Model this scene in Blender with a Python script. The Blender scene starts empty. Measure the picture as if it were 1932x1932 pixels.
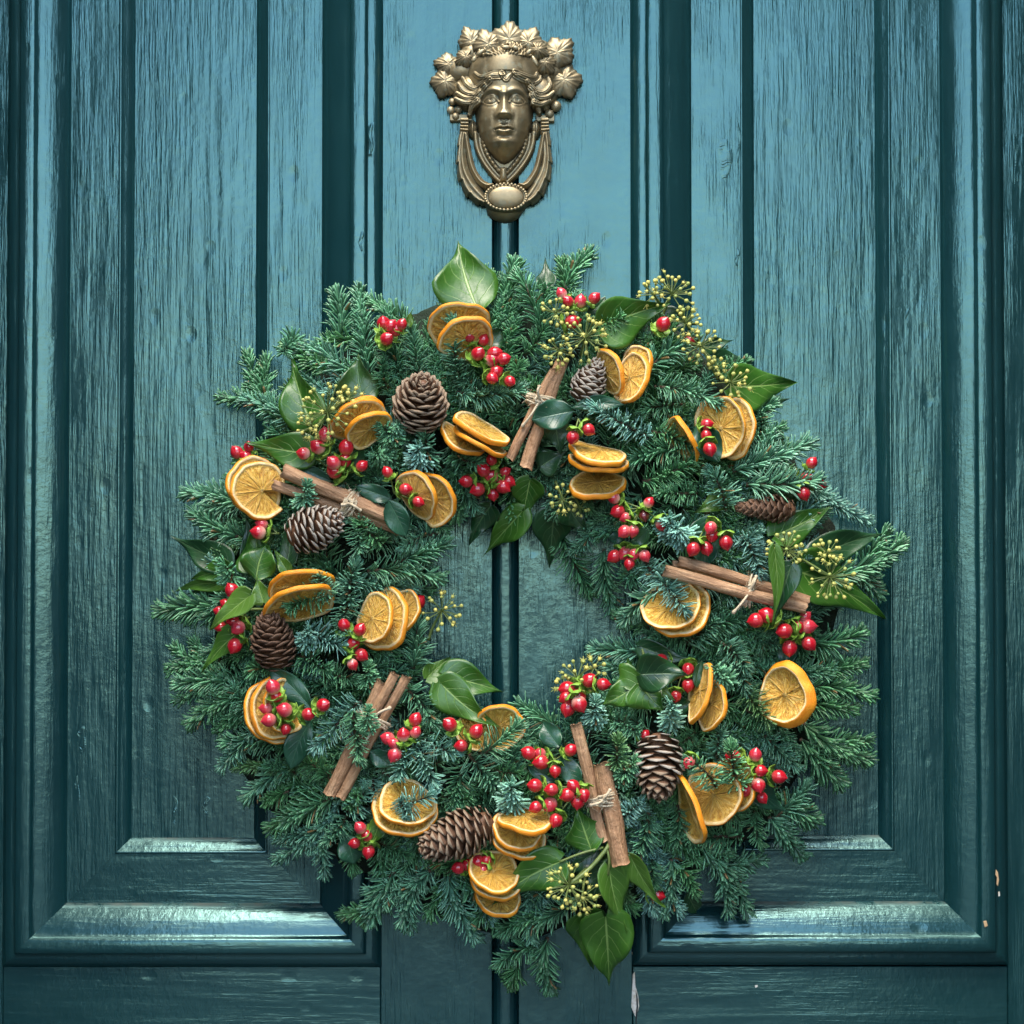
import bpy, bmesh, math, random
import numpy as np
from mathutils import Vector, Matrix

scene = bpy.context.scene
COL = scene.collection
RND = random.Random(11)

# ------------------------------------------------------------------ camera, sky, sun, exposure
DIST = 2.0
PITCH = math.radians(1.5)
HALF = 0.525                      # half width of what the frame covers on the door, metres
FWD = Vector((0, math.cos(PITCH), math.sin(PITCH)))
UPV = Vector((0, -math.sin(PITCH), math.cos(PITCH)))
CAMP = -DIST * FWD
cam_data = bpy.data.cameras.new('camera')
cam_data.sensor_width = 36
cam_data.lens = 18 / (HALF / DIST)
cam_data.clip_start = 0.05
cam_data.clip_end = 200
cam = bpy.data.objects.new('camera', cam_data)
COL.objects.link(cam)
cam.location = CAMP
cam.rotation_euler = (math.pi / 2 + PITCH, 0, 0)
scene.camera = cam

SUN_EL, SUN_AZ = math.radians(63), math.radians(-16)    # azimuth from straight in front of the door
world = bpy.data.worlds.new('World')
scene.world = world
world.use_nodes = True
wn = world.node_tree
wn.nodes.clear()
sky = wn.nodes.new('ShaderNodeTexSky')
sky.sky_type = 'NISHITA'
sky.sun_disc = False
sky.sun_elevation = SUN_EL
sky.sun_rotation = math.pi + SUN_AZ
sky.altitude = 50
sky.air_density = 1.0
sky.dust_density = 1.0
sky.ozone_density = 1.0
bg = wn.nodes.new('ShaderNodeBackground')
bg.inputs['Strength'].default_value = 0.15
wo = wn.nodes.new('ShaderNodeOutputWorld')
wn.links.new(sky.outputs[0], bg.inputs[0])
wn.links.new(bg.outputs[0], wo.inputs[0])

sun_d = bpy.data.lights.new('sun', 'SUN')
sun_d.energy = 1.5
sun_d.angle = math.radians(38)
sun_d.color = (1.0, 0.90, 0.76)
sun = bpy.data.objects.new('sun', sun_d)
COL.objects.link(sun)
sdir = Vector((math.sin(SUN_AZ) * math.cos(SUN_EL), -math.cos(SUN_AZ) * math.cos(SUN_EL), math.sin(SUN_EL)))
sun.rotation_euler = sdir.to_track_quat('Z', 'Y').to_euler()

scene.view_settings.view_transform = 'Standard'
scene.view_settings.look = 'None'
scene.view_settings.gamma = 1
scene.view_settings.exposure = 2.12
scene.view_settings.use_curve_mapping = False
scene.cycles.use_denoising = True

# ------------------------------------------------------------------ measuring helpers
# positions were measured on a 1932 x 1932 grid over the framed area; each is set at its own distance from the door
PX = 2 * HALF / 1932
def P(px, py, d=0.0):
    k = HALF / DIST / 966
    r = FWD + Vector((1, 0, 0)) * ((px - 966) * k) + UPV * ((966 - py) * k)
    t = (-d - CAMP.y) / r.y
    return CAMP + r * t
FR = {'F': (0, 0, 1.0), 'R1': (767.3, 0, .2270), 'R2': (575.5, 438.5, .2553), 'R3': (1014, 465.9, .2837), 'R4': (301.5, 657.7, .2837),
      'R5': (301.5, 1096.2, .2837), 'R6': (630.3, 1315.4, .2837), 'R7': (1041.4, 877, .2837), 'R8': (1096.2, 1178.4, .2837)}
def C(fr, x, y):
    o = FR[fr]
    return o[0] + x * o[2], o[1] + y * o[2]
RCX, RCY, RMID, RHALF = 985, 1150, 412, 275
def surf(px, py):
    rho = math.hypot(px - RCX, py - RCY)
    t = (rho - RMID) / RHALF
    return 0.014 + 0.060 * math.sqrt(max(0.0, 1 - t * t))

WM = {}
def link(name, data, M, parent=None, label=None, cat=None, group=None, kind=None):
    o = bpy.data.objects.new(name, data)
    COL.objects.link(o)
    WM[o.name] = M.copy()
    if parent is not None:
        o.parent = parent
        o.matrix_local = WM[parent.name].inverted() @ M
    else:
        o.matrix_basis = M
    if label: o['label'] = label
    if cat: o['category'] = cat
    if group: o['group'] = group
    if kind: o['kind'] = kind
    return o
def thing(name, loc, label, cat, group=None):
    return link(name, None, Matrix.Translation(loc), None, label, cat, group)
def mesh(name, verts, faces, mats=(), smooth=True, fmat=None, attrs=None, uv=None):
    me = bpy.data.meshes.new(name)
    me.from_pydata([tuple(v) for v in verts], [], [tuple(f) for f in faces])
    for m in mats: me.materials.append(m)
    if fmat is not None: me.polygons.foreach_set('material_index', np.asarray(fmat, dtype=np.int32))
    me.polygons.foreach_set('use_smooth', np.full(len(me.polygons), smooth, dtype=bool))
    for k, vals in (attrs or {}).items():
        a = me.attributes.new(k, 'FLOAT', 'POINT')
        a.data.foreach_set('value', np.asarray(vals, dtype=np.float32))
    if uv is not None:
        l = me.uv_layers.new(name='UVMap')
        idx = np.empty(len(me.loops), dtype=np.int32); me.loops.foreach_get('vertex_index', idx)
        l.data.foreach_set('uv', np.asarray(uv, dtype=np.float32)[idx].ravel())
    me.update()
    return me
def frame_from(origin, xaxis, normal_hint, roll=0.0):
    x = xaxis.normalized()
    n = (normal_hint - x * normal_hint.dot(x))
    if n.length < 1e-4: n = Vector((0, 0, 1)) - x * x.z
    n.normalize()
    if roll:
        n = Matrix.Rotation(roll, 3, x) @ n
    y = n.cross(x)
    M = Matrix((x, y, n)).transposed().to_4x4()
    M.translation = origin
    return M
VIEW = Vector((0, -1, 0))
def tube(path, radii, sides=6, cap=True):
    """verts, faces of a tube through the points of path"""
    path = [Vector(p) for p in path]
    n = len(path)
    if not hasattr(radii, '__len__'): radii = [radii] * n
    V, F = [], []
    prev = None
    for i, p in enumerate(path):
        t = (path[min(i + 1, n - 1)] - path[max(i - 1, 0)])
        t = t.normalized() if t.length > 1e-9 else Vector((0, 0, 1))
        if prev is None:
            a = t.orthogonal().normalized()
        else:
            a = prev - t * prev.dot(t)
            a = a.normalized() if a.length > 1e-6 else t.orthogonal().normalized()
        prev = a
        b = t.cross(a)
        for k in range(sides):
            q = 2 * math.pi * k / sides
            V.append(p + (a * math.cos(q) + b * math.sin(q)) * radii[i])
    for i in range(n - 1):
        for k in range(sides):
            k2 = (k + 1) % sides
            F.append((i * sides + k, i * sides + k2, (i + 1) * sides + k2, (i + 1) * sides + k))
    if cap:
        F.append(tuple(range(sides))[::-1])
        F.append(tuple((n - 1) * sides + k for k in range(sides)))
    return V, F
def spline(pts, n=24):
    """Catmull-Rom through the points"""
    pts = [Vector(p) for p in pts]
    if len(pts) == 2: return [pts[0].lerp(pts[1], i / n) for i in range(n + 1)]
    q = [pts[0] * 2 - pts[1]] + pts + [pts[-1] * 2 - pts[-2]]
    out = []
    segs = len(pts) - 1
    for i in range(n + 1):
        s = min(i / n * segs, segs - 1e-6); k = int(s); t = s - k
        p0, p1, p2, p3 = q[k], q[k + 1], q[k + 2], q[k + 3]
        out.append(0.5 * ((2 * p1) + (p2 - p0) * t + (2 * p0 - 5 * p1 + 4 * p2 - p3) * t * t + (3 * p1 - p0 - 3 * p2 + p3) * t ** 3))
    return out
def join(parts):
    V, F = [], []
    for v, f in parts:
        o = len(V)
        V += list(v)
        F += [tuple(i + o for i in ff) for ff in f]
    return V, F

# ------------------------------------------------------------------ material helpers
class NB:
    def __init__(self, name):
        self.m = bpy.data.materials.new(name)
        self.m.use_nodes = True
        self.t = self.m.node_tree
        self.t.nodes.clear()
        self.out = self.t.nodes.new('ShaderNodeOutputMaterial')
    def n(self, typ, props=None, **ins):
        nd = self.t.nodes.new('ShaderNode' + typ)
        for k, v in (props or {}).items(): setattr(nd, k, v)
        for k, v in ins.items():
            key = int(k[1:]) if k[0] == 'i' and k[1:].isdigit() else k.replace('_', ' ')
            self.put(nd.inputs[key], v)
        return nd
    def put(self, sock, v):
        if isinstance(v, bpy.types.NodeSocket): self.t.links.new(v, sock)
        elif isinstance(v, bpy.types.Node): self.t.links.new(v.outputs[0], sock)
        else:
            if hasattr(sock.default_value, '__len__') and not hasattr(v, '__len__'): v = (v,) * len(sock.default_value)
            if hasattr(v, '__len__') and len(v) == 3 and len(sock.default_value) == 4: v = (*v, 1)
            sock.default_value = v
    def math(self, op, a, b=None, c=None, clamp=False):
        nd = self.t.nodes.new('ShaderNodeMath'); nd.operation = op; nd.use_clamp = clamp
        self.put(nd.inputs[0], a)
        if b is not None: self.put(nd.inputs[1], b)
        if c is not None: self.put(nd.inputs[2], c)
        return nd.outputs[0]
    def mix(self, f, a, b, blend='MIX'):
        nd = self.t.nodes.new('ShaderNodeMix'); nd.data_type = 'RGBA'; nd.blend_type = blend
        self.put(nd.inputs[0], f); self.put(nd.inputs[6], a); self.put(nd.inputs[7], b)
        return nd.outputs[2]
    def ramp(self, f, stops, interp='LINEAR'):
        nd = self.t.nodes.new('ShaderNodeValToRGB'); cr = nd.color_ramp; cr.interpolation = interp
        while len(cr.elements) < len(stops): cr.elements.new(0.5)
        for e, (p, c) in zip(cr.elements, stops):
            e.position = p
            e.color = (*c, 1) if hasattr(c, '__len__') else (c, c, c, 1)
        self.put(nd.inputs[0], f)
        return nd.outputs[0]
    def noise(self, vec, scale, detail=3, rough=.55, dist=0.0):
        return self.n('TexNoise', Vector=vec, Scale=scale, Detail=detail, Roughness=rough, Distortion=dist).outputs[0]
    def coord(self, which='Object'): return self.n('TexCoord').outputs[which]
    def scaled(self, vec, s, loc=(0, 0, 0)): return self.n('Mapping', Vector=vec, Scale=s, Location=loc).outputs[0]
    def attr(self, name): return self.n('Attribute', dict(attribute_name=name)).outputs['Fac']
    def bump(self, h, dist, strength=1.0, normal=None):
        nd = self.n('Bump', Height=h, Distance=dist, Strength=strength)
        if normal is not None: self.put(nd.inputs['Normal'], normal)
        return nd.outputs[0]
    def done(self, **ins):
        b = self.n('BsdfPrincipled')
        for k, v in ins.items(): self.put(b.inputs[k.replace('_', ' ')], v)
        self.t.links.new(b.outputs[0], self.out.inputs[0])
        return self.m
# ------------------------------------------------------------------ painted door
def paint(name, axis, fine=1.0, dust=False, seed=0.0):
    """dark teal gloss paint over wood; axis 'v' grain runs up the door, 'h' across it"""
    b = NB(name)
    co = b.coord()
    geo = b.n('NewGeometry').outputs['Position']
    loc = (seed * 3.1, 0, seed * 1.7)
    v = (lambda a, c: (a, a, c)) if axis == 'v' else (lambda a, c: (c, a, a))
    g1 = b.noise(b.scaled(co, v(430, 27), loc), 1.0, 3, .55, .35)
    g2 = b.noise(b.scaled(co, v(150, 6), loc), 1.0, 3, .6, .5)
    g3 = b.noise(b.scaled(co, v(26, 2.5), loc), 1.0, 3, .55, .4)
    g4 = b.noise(b.scaled(co, (130, 130, 130), loc), 1.0, 3, .6)
    patch = b.ramp(b.noise(b.scaled(co, v(14, 5), loc), 1.0, 3, .6), [(.40, 0.08), (.62, 1.0)])
    r1 = b.math('MULTIPLY', g1, patch)
    h = b.math('ADD', b.math('MULTIPLY', r1, .52 * fine), b.math('MULTIPLY', b.math('MULTIPLY', g2, b.math('ADD', .35, b.math('MULTIPLY', patch, .65))), .46 * fine))
    h = b.math('ADD', h, b.math('MULTIPLY', g3, 1.1))
    h = b.math('ADD', h, b.math('MULTIPLY', g4, .18))
    # small scattered dents and runs
    vor = b.n('TexVoronoi', dict(feature='F1'), Vector=b.scaled(co, v(22, 14), loc), Scale=1.0, Randomness=1.0).outputs[0]
    dent = b.ramp(vor, [(.03, 0.0), (.13, 1.0)])
    h = b.math('ADD', h, b.math('MULTIPLY', dent, .25))
    nrm = b.bump(h, .0017)
    cn = b.noise(b.scaled(co, v(30, 6), loc), 1.0, 4, .6)
    col = b.ramp(cn, [(.3, (.0030, .023, .026)), (.7, (.0048, .031, .034))])
    rough = b.ramp(b.noise(co, 30, 3, .6), [(.3, .17), (.75, .27)])
    if dust:
        t = b.attr('t')
        dm = b.math('MULTIPLY', b.ramp(t, [(.0, 1.0), (.0021, .8), (.0040, 0.0)]), b.ramp(b.noise(b.scaled(co, (40, 40, 40)), 1.0, 4, .7), [(.4, 0.0), (.6, 1.0)]))
        col = b.mix(dm, col, (.085, .075, .058))
        rough = b.math('ADD', rough, b.math('MULTIPLY', dm, .5))
    return b.done(Base_Color=col, Roughness=rough, Normal=nrm, IOR=1.60, Specular_IOR_Level=1.0, Specular_Tint=(.53, .96, .90))
M_PV, M_PH = paint('paint_upright_grain', 'v'), paint('paint_level_grain', 'h', .40, seed=1.0)
M_MV, M_MH = paint('moulding_paint_upright', 'v', .45, seed=2.0), paint('moulding_paint_level', 'h', .45, dust=True, seed=3.0)
M_CHIP = NB('bare_primer'); M_CHIP = M_CHIP.done(Base_Color=M_CHIP.ramp(M_CHIP.noise(M_CHIP.coord(), 300, 3), [(.35, (.42, .36, .27)), (.6, (.62, .60, .54))]), Roughness=.8)
M_TAN = NB('bare_wood'); M_TAN = M_TAN.done(Base_Color=(.45, .30, .16), Roughness=.8)
b = NB('added_ground_dark'); M_GROUND = b.done(Base_Color=b.ramp(b.noise(b.coord(), 6, 5), [(.3, (.026, .028, .030)), (.7, (.042, .043, .044))]), Roughness=.9)
M_DARK = NB('open_joint'); M_DARK = M_DARK.done(Base_Color=(.006, .012, .014), Roughness=.7)

I4 = Matrix.Identity(4)
door = thing('door', P(966, 1932, 0), 'dark teal painted panelled wooden door behind the wreath', 'door')
ZT, ZB = 0.78, -0.80              # the leaf runs on past the frame above and below
def dx(px, d=0.0): return P(px, 330, d).x
def dz(py, d=0.0): return P(966, py, d).z
def board(name, x0, x1, z0, z1, d, m, thick=.012, bev=.0007):
    """a flat board with eased edges; front at distance d off the door plane"""
    xs = [x0, x0 + bev, x1 - bev, x1]; zs = [z0, z0 + bev, z1 - bev, z1]
    V, F = [], []
    for j, z in enumerate(zs):
        for i, x in enumerate(xs):
            e = (i in (0, 3)) or (j in (0, 3))
            V.append((x, -d + (bev if e else 0), z))
    for j in range(3):
        for i in range(3):
            a = j * 4 + i
            F.append((a, a + 1, a + 5, a + 4))
    o = len(V)
    V += [(x0, -d + thick, z0), (x1, -d + thick, z0), (x1, -d + thick, z1), (x0, -d + thick, z1)]
    F += [(0, o, o + 1, 3), (3, o + 1, o + 2, 15), (15, o + 2, o + 3, 12), (12, o + 3, o, 0), (o, o + 3, o + 2, o + 1)]
    me = mesh(name, V, F, [m], smooth=False)
    return link(name, me, I4, door)
def flat_board(name, pts, d, m, thick=.010):
    n = len(pts)
    V = [(x, -d, z) for x, z in pts] + [(x, -d + thick, z) for x, z in pts]
    F = [tuple(range(n)), tuple(range(n, 2 * n))[::-1]] + [(i, n + i, n + (i + 1) % n, (i + 1) % n) for i in range(n)]
    return link(name, mesh(name, V, F, [m], False), I4, door)
D_MARG, D_SUNK = -.008, -.017
OUT = [(0, -8.6), (.6, -4.8), (5, -1.8), (10, .9), (16, 3.4), (22, 5.5), (29, 7.6), (36, 9.3), (42, 10.7), (48, 11.8), (54.5, 12.7), (56.5, 13.8), (58.5, 15.8), (61, 17.0), (65, 17.5), (75, 17.7), (84, 17.4), (86.5, 16.6), (87.8, 14.5), (88.4, 10.4), (90, 9.6), (96, 10.2), (104, 9.2), (110, 6.8), (114, 3.2), (116.5, .2), (117, -2.0)]
INN = [(0, -17.8), (.6, -16.8), (5, -14.3), (9, -12.2), (15, -10.4), (21, -8.9), (22.8, -8.1), (24, -7.5), (26, -7.3), (28, -7.9), (28.6, -8.8)]
def run(name, prof, side, x0, x1, z0):
    """one mitred length of moulding round the opening x0..x1 with its sill at z0"""
    V, F, T = [], [], []
    N = 40
    for (t, d) in prof:
        tm = t * PX
        for i in range(N + 1):
            f = i / N
            if side == 'left': x, z = x0 - tm, (z0 - tm) * (1 - f) + ZT * f
            elif side == 'right': x, z = x1 + tm, (z0 - tm) * (1 - f) + ZT * f
            else: x, z = (x0 - tm) * (1 - f) + (x1 + tm) * f, z0 - tm
            V.append((x, -d / 1000, z)); T.append(tm)
    for j in range(len(prof) - 1):
        for i in range(N):
            a = j * (N + 1) + i
            q = (a, a + 1, a + N + 2, a + N + 1)
            F.append(q if side == 'left' else q[::-1])
    me = mesh(name, V, F, [M_MH if side == 'bottom' else M_MV], True, attrs={'t': T})
    return link(name, me, I4, door)
PANELS = [  # inner edge of the big moulding (left, right, sill), of the sunk field (left, right, sill)
    dict(l=131, r=606, b=1706, sl=255, sr=483, sb=1580),
    dict(l=1306, r=1776, b=1703, sl=1423, sr=1650, sb=1575)]
for p in PANELS:
    x0, x1, z0 = dx(p['l']), dx(p['r']), dz(p['b'])
    s0, s1, t0 = dx(p['sl'], D_SUNK), dx(p['sr'], D_SUNK), dz(p['sb'], D_SUNK)
    w = 28.4 * PX
    board('field_panel', s0 - .002, s1 + .002, t0 - .002, ZT, D_SUNK, M_PV)
    e, g = .002, .0001
    flat_board('panel_margin', [(x0 - e, z0 - e), (s0 - w, t0 - w), (s0 - w, ZT), (x0 - e, ZT)], D_MARG, M_PV)
    flat_board('panel_margin', [(s1 + w, t0 - w), (x1 + e, z0 - e), (x1 + e, ZT), (s1 + w, ZT)], D_MARG + .0002, M_PV)
    flat_board('panel_margin', [(x0 - e + g, z0 - e), (x1 + e - g, z0 - e), (s1 + w - g, t0 - w), (s0 - w + g, t0 - w)], D_MARG - .0002, M_PH)
    for side in ('left', 'right', 'bottom'):
        run('panel_moulding', OUT, side, x0, x1, z0)
        run('field_bead', INN, side, s0, s1, t0)
TO = 116 * PX
xs = [dx(PANELS[0]['l']) - TO, dx(PANELS[0]['r']) + TO, dx(PANELS[1]['l']) - TO, dx(PANELS[1]['r']) + TO]
zr = dz(PANELS[0]['b']) - TO
xb0, xb1 = dx(929), dx(978)
board('stile', xs[0] - .07, xs[0], ZB, ZT, 0, M_PV)
board('stile', xs[3], xs[3] + .07, ZB, ZT, 0, M_PV)
board('stile', xs[1], xb0, ZB, ZT, .0005, M_PV)
board('stile', xb1, xs[2], ZB, ZT, 0, M_PV)
board('rail', xs[0] + .0006, xs[1] - .0006, ZB, zr, .0003, M_PH)
board('rail', xs[2] + .0006, xs[3] - .0006, ZB, zr, .0003, M_PH)
# astragal bead between the two middle stiles
def bead_strip(name, x0, x1):
    prof = []
    for i in range(15):
        f = i / 14
        q = abs(f - .5) * 2
        d = -.0075 if q > .86 else (-.0050 if q > .78 else -.0046 + .0058 * math.sqrt(max(0, 1 - (q / .78) ** 2)))
        prof.append((x0 + (x1 - x0) * f, d))
    V, F, N = [], [], 60
    for (x, d) in prof:
        for i in range(N + 1): V.append((x, -d, ZB + (ZT - ZB) * i / N))
    for j in range(len(prof) - 1):
        for i in range(N):
            a = j * (N + 1) + i
            F.append((a + N + 1, a + N + 2, a + 1, a))
    return link(name, mesh(name, V, F, [M_MV]), I4, door)
bead_strip('astragal_bead', xb0 + .0002, xb1 - .0002)
board('door_core', xs[0] - .065, xs[3] + .065, ZB, ZT, -.022, M_DARK)
# wrinkled runs in the thick paint
def wrinkle(cx, cy, w, h, d, seed):
    r = random.Random(seed)
    nx, ny = 26, max(40, int(h * .9))
    V, F = [], []
    for j in range(ny + 1):
        for i in range(nx + 1):
            u, v = i / nx * 2 - 1, j / ny * 2 - 1
            edge = 1 - abs(u) ** 2 * (1.0 if v < 0 else 1 + v * 1.5) - abs(v) ** 4
            m = max(0.0, min(1.0, edge * 1.3))
            q = v * h / 2 + 9 * u * u + 2.2 * math.sin(u * 5 + seed) + 2 * math.sin(v * 9 + seed)
            hh = m * (.00006 + .00040 * (math.sin(q * 1.55) * .5 + .5) * (.5 + .5 * math.sin(u * 3 + v * 7 + seed))) - (1 - m) * .0005
            V.append(tuple(P(cx + u * w / 2 + 2 * math.sin(v * 4 + seed), cy + v * h / 2, d + hh)))
    for j in range(ny):
        for i in range(nx):
            a = j * (nx + 1) + i
            F.append((a, a + nx + 1, a + nx + 2, a + 1))
    return link('paint_wrinkle', mesh('paint_wrinkle', V, F, [M_MV]), I4, door)
for a in ((1368, 300, 34, 84, D_MARG + .0002, 1), (1394, 270, 8, 90, D_MARG + .0002, 2), (1391, 485, 9, 40, D_MARG + .0002, 3), (681, 455, 10, 46, .0177, 4), (1240, 555, 20, 40, .0176, 5), (154, 1398, 26, 70, D_MARG, 6), (146, 1500, 12, 90, D_MARG, 7),
          (1917, 300, 12, 120, 0, 8), (330, 1530, 14, 70, D_SUNK, 9), (389, 1520, 18, 46, D_SUNK, 10), (1712, 600, 10, 50, D_MARG + .0002, 11), (700, 260, 8, 60, .0177, 12)):
    wrinkle(*a)
# chipped paint and the open crack in the bottom rail
def chip(name, pts, d, m):
    V = [tuple(P(x, y, d)) for x, y in pts]; n = len(V)
    c = Vector((0, 0, 0))
    for v in V: c += Vector(v)
    c /= n
    V2 = [tuple(Vector(v) * .82 + c * .18 + Vector((0, -.0004, 0))) for v in V]
    F = [(i, (i + 1) % n, n + (i + 1) % n, n + i) for i in range(n)] + [tuple(range(n, 2 * n))]
    return link(name, mesh(name, V + V2, F, [m], False), I4, door)
chip('paint_chip', [(1194, 1838), (1198, 1833), (1199, 1860), (1204, 1878), (1206, 1898), (1200, 1921), (1196, 1912), (1191, 1900), (1192, 1876)], .0011, M_CHIP)
chip('crack', [(1200, 1870), (1203, 1880), (1204, 1900), (1201, 1925), (1202, 1960), (1199, 1960), (1199, 1918), (1201, 1898)], .0017, M_DARK)
chip('paint_chip', [(1879, 1640), (1883, 1646), (1885, 1660), (1883, 1672), (1880, 1668), (1881, 1655), (1878, 1650)], .0184, M_TAN)
chip('paint_chip', [(1855, 1738), (1861, 1737), (1864, 1747), (1858, 1750)], .0184, M_TAN)
chip('paint_chip', [(1883, 1683), (1886, 1682), (1887, 1690), (1884, 1692)], .0184, M_CHIP)
chip('paint_chip', [(1424, 1874 - 15), (1429, 1858), (1430, 1862), (1425, 1864)], .0005, M_CHIP)
chip('paint_chip', [(1192, 1796), (1196, 1795), (1196, 1808), (1193, 1806)], .0003, M_TAN)

link('added_ground', mesh('added_ground', [(-60, -120, -1.4), (60, -120, -1.4), (60, .2, -1.4), (-60, .2, -1.4)], [(0, 1, 2, 3)], [M_GROUND], False), I4, kind='structure')  # unseen sheet, added so the lower door reflects dark instead of sky
# added side walls, unseen beyond the frame, so moulding sides and door edges reflect dark
b = NB('shade_wall_dark'); nz = b.noise(b.coord(), 25, 5, .6)
M_SHADE_WALL = b.done(Base_Color=b.ramp(nz, [(.3, (.040, .043, .044)), (.7, (.070, .072, .070))]), Roughness=.85, Normal=b.bump(nz, .004))
for sx in (-1, 1):
    x0, x1 = sx * .605, sx * .85
    V = [(x, y, z) for x in (x0, x1) for y in (-1.25, .03) for z in (-1.5, 1.6)]
    F = [(0, 1, 3, 2), (4, 6, 7, 5), (0, 4, 5, 1), (2, 3, 7, 6), (0, 2, 6, 4), (1, 5, 7, 3)]
    link('shade_wall_left' if sx < 0 else 'shade_wall_right', mesh('shade_wall', V, F, [M_SHADE_WALL], False), I4, kind='structure')
# ------------------------------------------------------------------ brass knocker
b = NB('aged_brass')
co = b.coord('Object')
n1 = b.noise(co, 90, 4, .6); n2 = b.noise(co, 600, 3, .6)
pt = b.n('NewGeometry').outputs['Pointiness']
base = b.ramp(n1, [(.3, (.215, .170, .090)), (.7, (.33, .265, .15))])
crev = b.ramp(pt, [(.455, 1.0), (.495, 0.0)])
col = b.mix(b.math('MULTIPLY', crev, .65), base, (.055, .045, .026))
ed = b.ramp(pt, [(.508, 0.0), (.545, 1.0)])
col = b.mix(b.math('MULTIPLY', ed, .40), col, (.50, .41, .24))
verd = b.math('MULTIPLY', b.ramp(b.noise(co, 130, 3, .6), [(.56, 0.0), (.66, 1.0)]), .45)
col = b.mix(verd, col, (.16, .20, .15))
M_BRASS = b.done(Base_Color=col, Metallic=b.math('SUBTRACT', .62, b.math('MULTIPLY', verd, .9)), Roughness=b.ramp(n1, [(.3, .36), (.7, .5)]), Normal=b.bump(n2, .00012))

KS = .2270 * PX * (DIST - .02) / DIST         # metres per knocker drawing unit
def K(zx, zy, d=0.0):
    q = P(*C('R1', 812, 900), .02)
    return Vector((q.x + (zx - 812) * KS, -d, q.z - (zy - 900) * KS))
def relief(name, hfun, x0, x1, y0, y1, step, parent, back=0.0, hs=1.0):
    """hfun(X, Y) gives height in drawing units; nothing is built where it is below zero"""
    nx, ny = int((x1 - x0) / step) + 1, int((y1 - y0) / step) + 1
    X, Y = np.meshgrid(np.linspace(x0, x1, nx), np.linspace(y0, y1, ny))
    H = hfun(X, Y)
    keep = H > 0
    # a vertex is used when it or one of its eight neighbours has height
    use = keep.copy()
    for a in (-1, 0, 1):
        for c in (-1, 0, 1):
            use |= np.roll(np.roll(keep, a, 0), c, 1)
    idx = -np.ones(H.shape, dtype=int)
    idx[use] = np.arange(use.sum())
    q = K(0, 0)
    V = np.stack([q.x + X[use] * KS, -(back + np.maximum(H[use], 0) * KS * hs), q.z - Y[use] * KS], 1)
    F = []
    a, bb, c, d = idx[:-1, :-1], idx[:-1, 1:], idx[1:, 1:], idx[1:, :-1]
    kf = (keep[:-1, :-1] | keep[:-1, 1:] | keep[1:, 1:] | keep[1:, :-1])
    ok = kf & (a >= 0) & (bb >= 0) & (c >= 0) & (d >= 0)
    F = np.stack([a[ok], d[ok], c[ok], bb[ok]], 1)
    me = mesh(name, V.tolist(), F.tolist(), [M_BRASS], True)
    return link(name, me, I4, parent)
def seg_dist(X, Y, pts, extra=None):
    """distance to a polyline and the parameter (0..1) along it; extra: a value per point, interpolated"""
    best = np.full(X.shape, 1e9); par = np.zeros(X.shape); sgn = np.zeros(X.shape)
    n = len(pts) - 1
    for i in range(n):
        (ax, ay), (bx, by) = pts[i][:2], pts[i + 1][:2]
        vx, vy = bx - ax, by - ay
        L2 = vx * vx + vy * vy + 1e-9
        t = np.clip(((X - ax) * vx + (Y - ay) * vy) / L2, 0, 1)
        ddx, ddy = X - ax - t * vx, Y - ay - t * vy
        d = np.hypot(ddx, ddy)
        m = d < best
        best = np.where(m, d, best); par = np.where(m, (i + t) / n, par)
        sgn = np.where(m, np.sign(vx * ddy - vy * ddx), sgn)
    return best, par, sgn
def smooth_pts(pts, n=20): return [(v.x, v.y) for v in spline([Vector((p[0], p[1], 0)) for p in pts], n)]
def ga(X, Y, cx, cy, sx, sy): return np.exp(-.5 * (((X - cx) / sx) ** 2 + ((Y - cy) / sy) ** 2))
def line(X, Y, pts, amp, sig, n=14):
    d, t, s = seg_dist(X, Y, smooth_pts(pts, n))
    return amp * np.exp(-.5 * (d / sig) ** 2)
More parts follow.
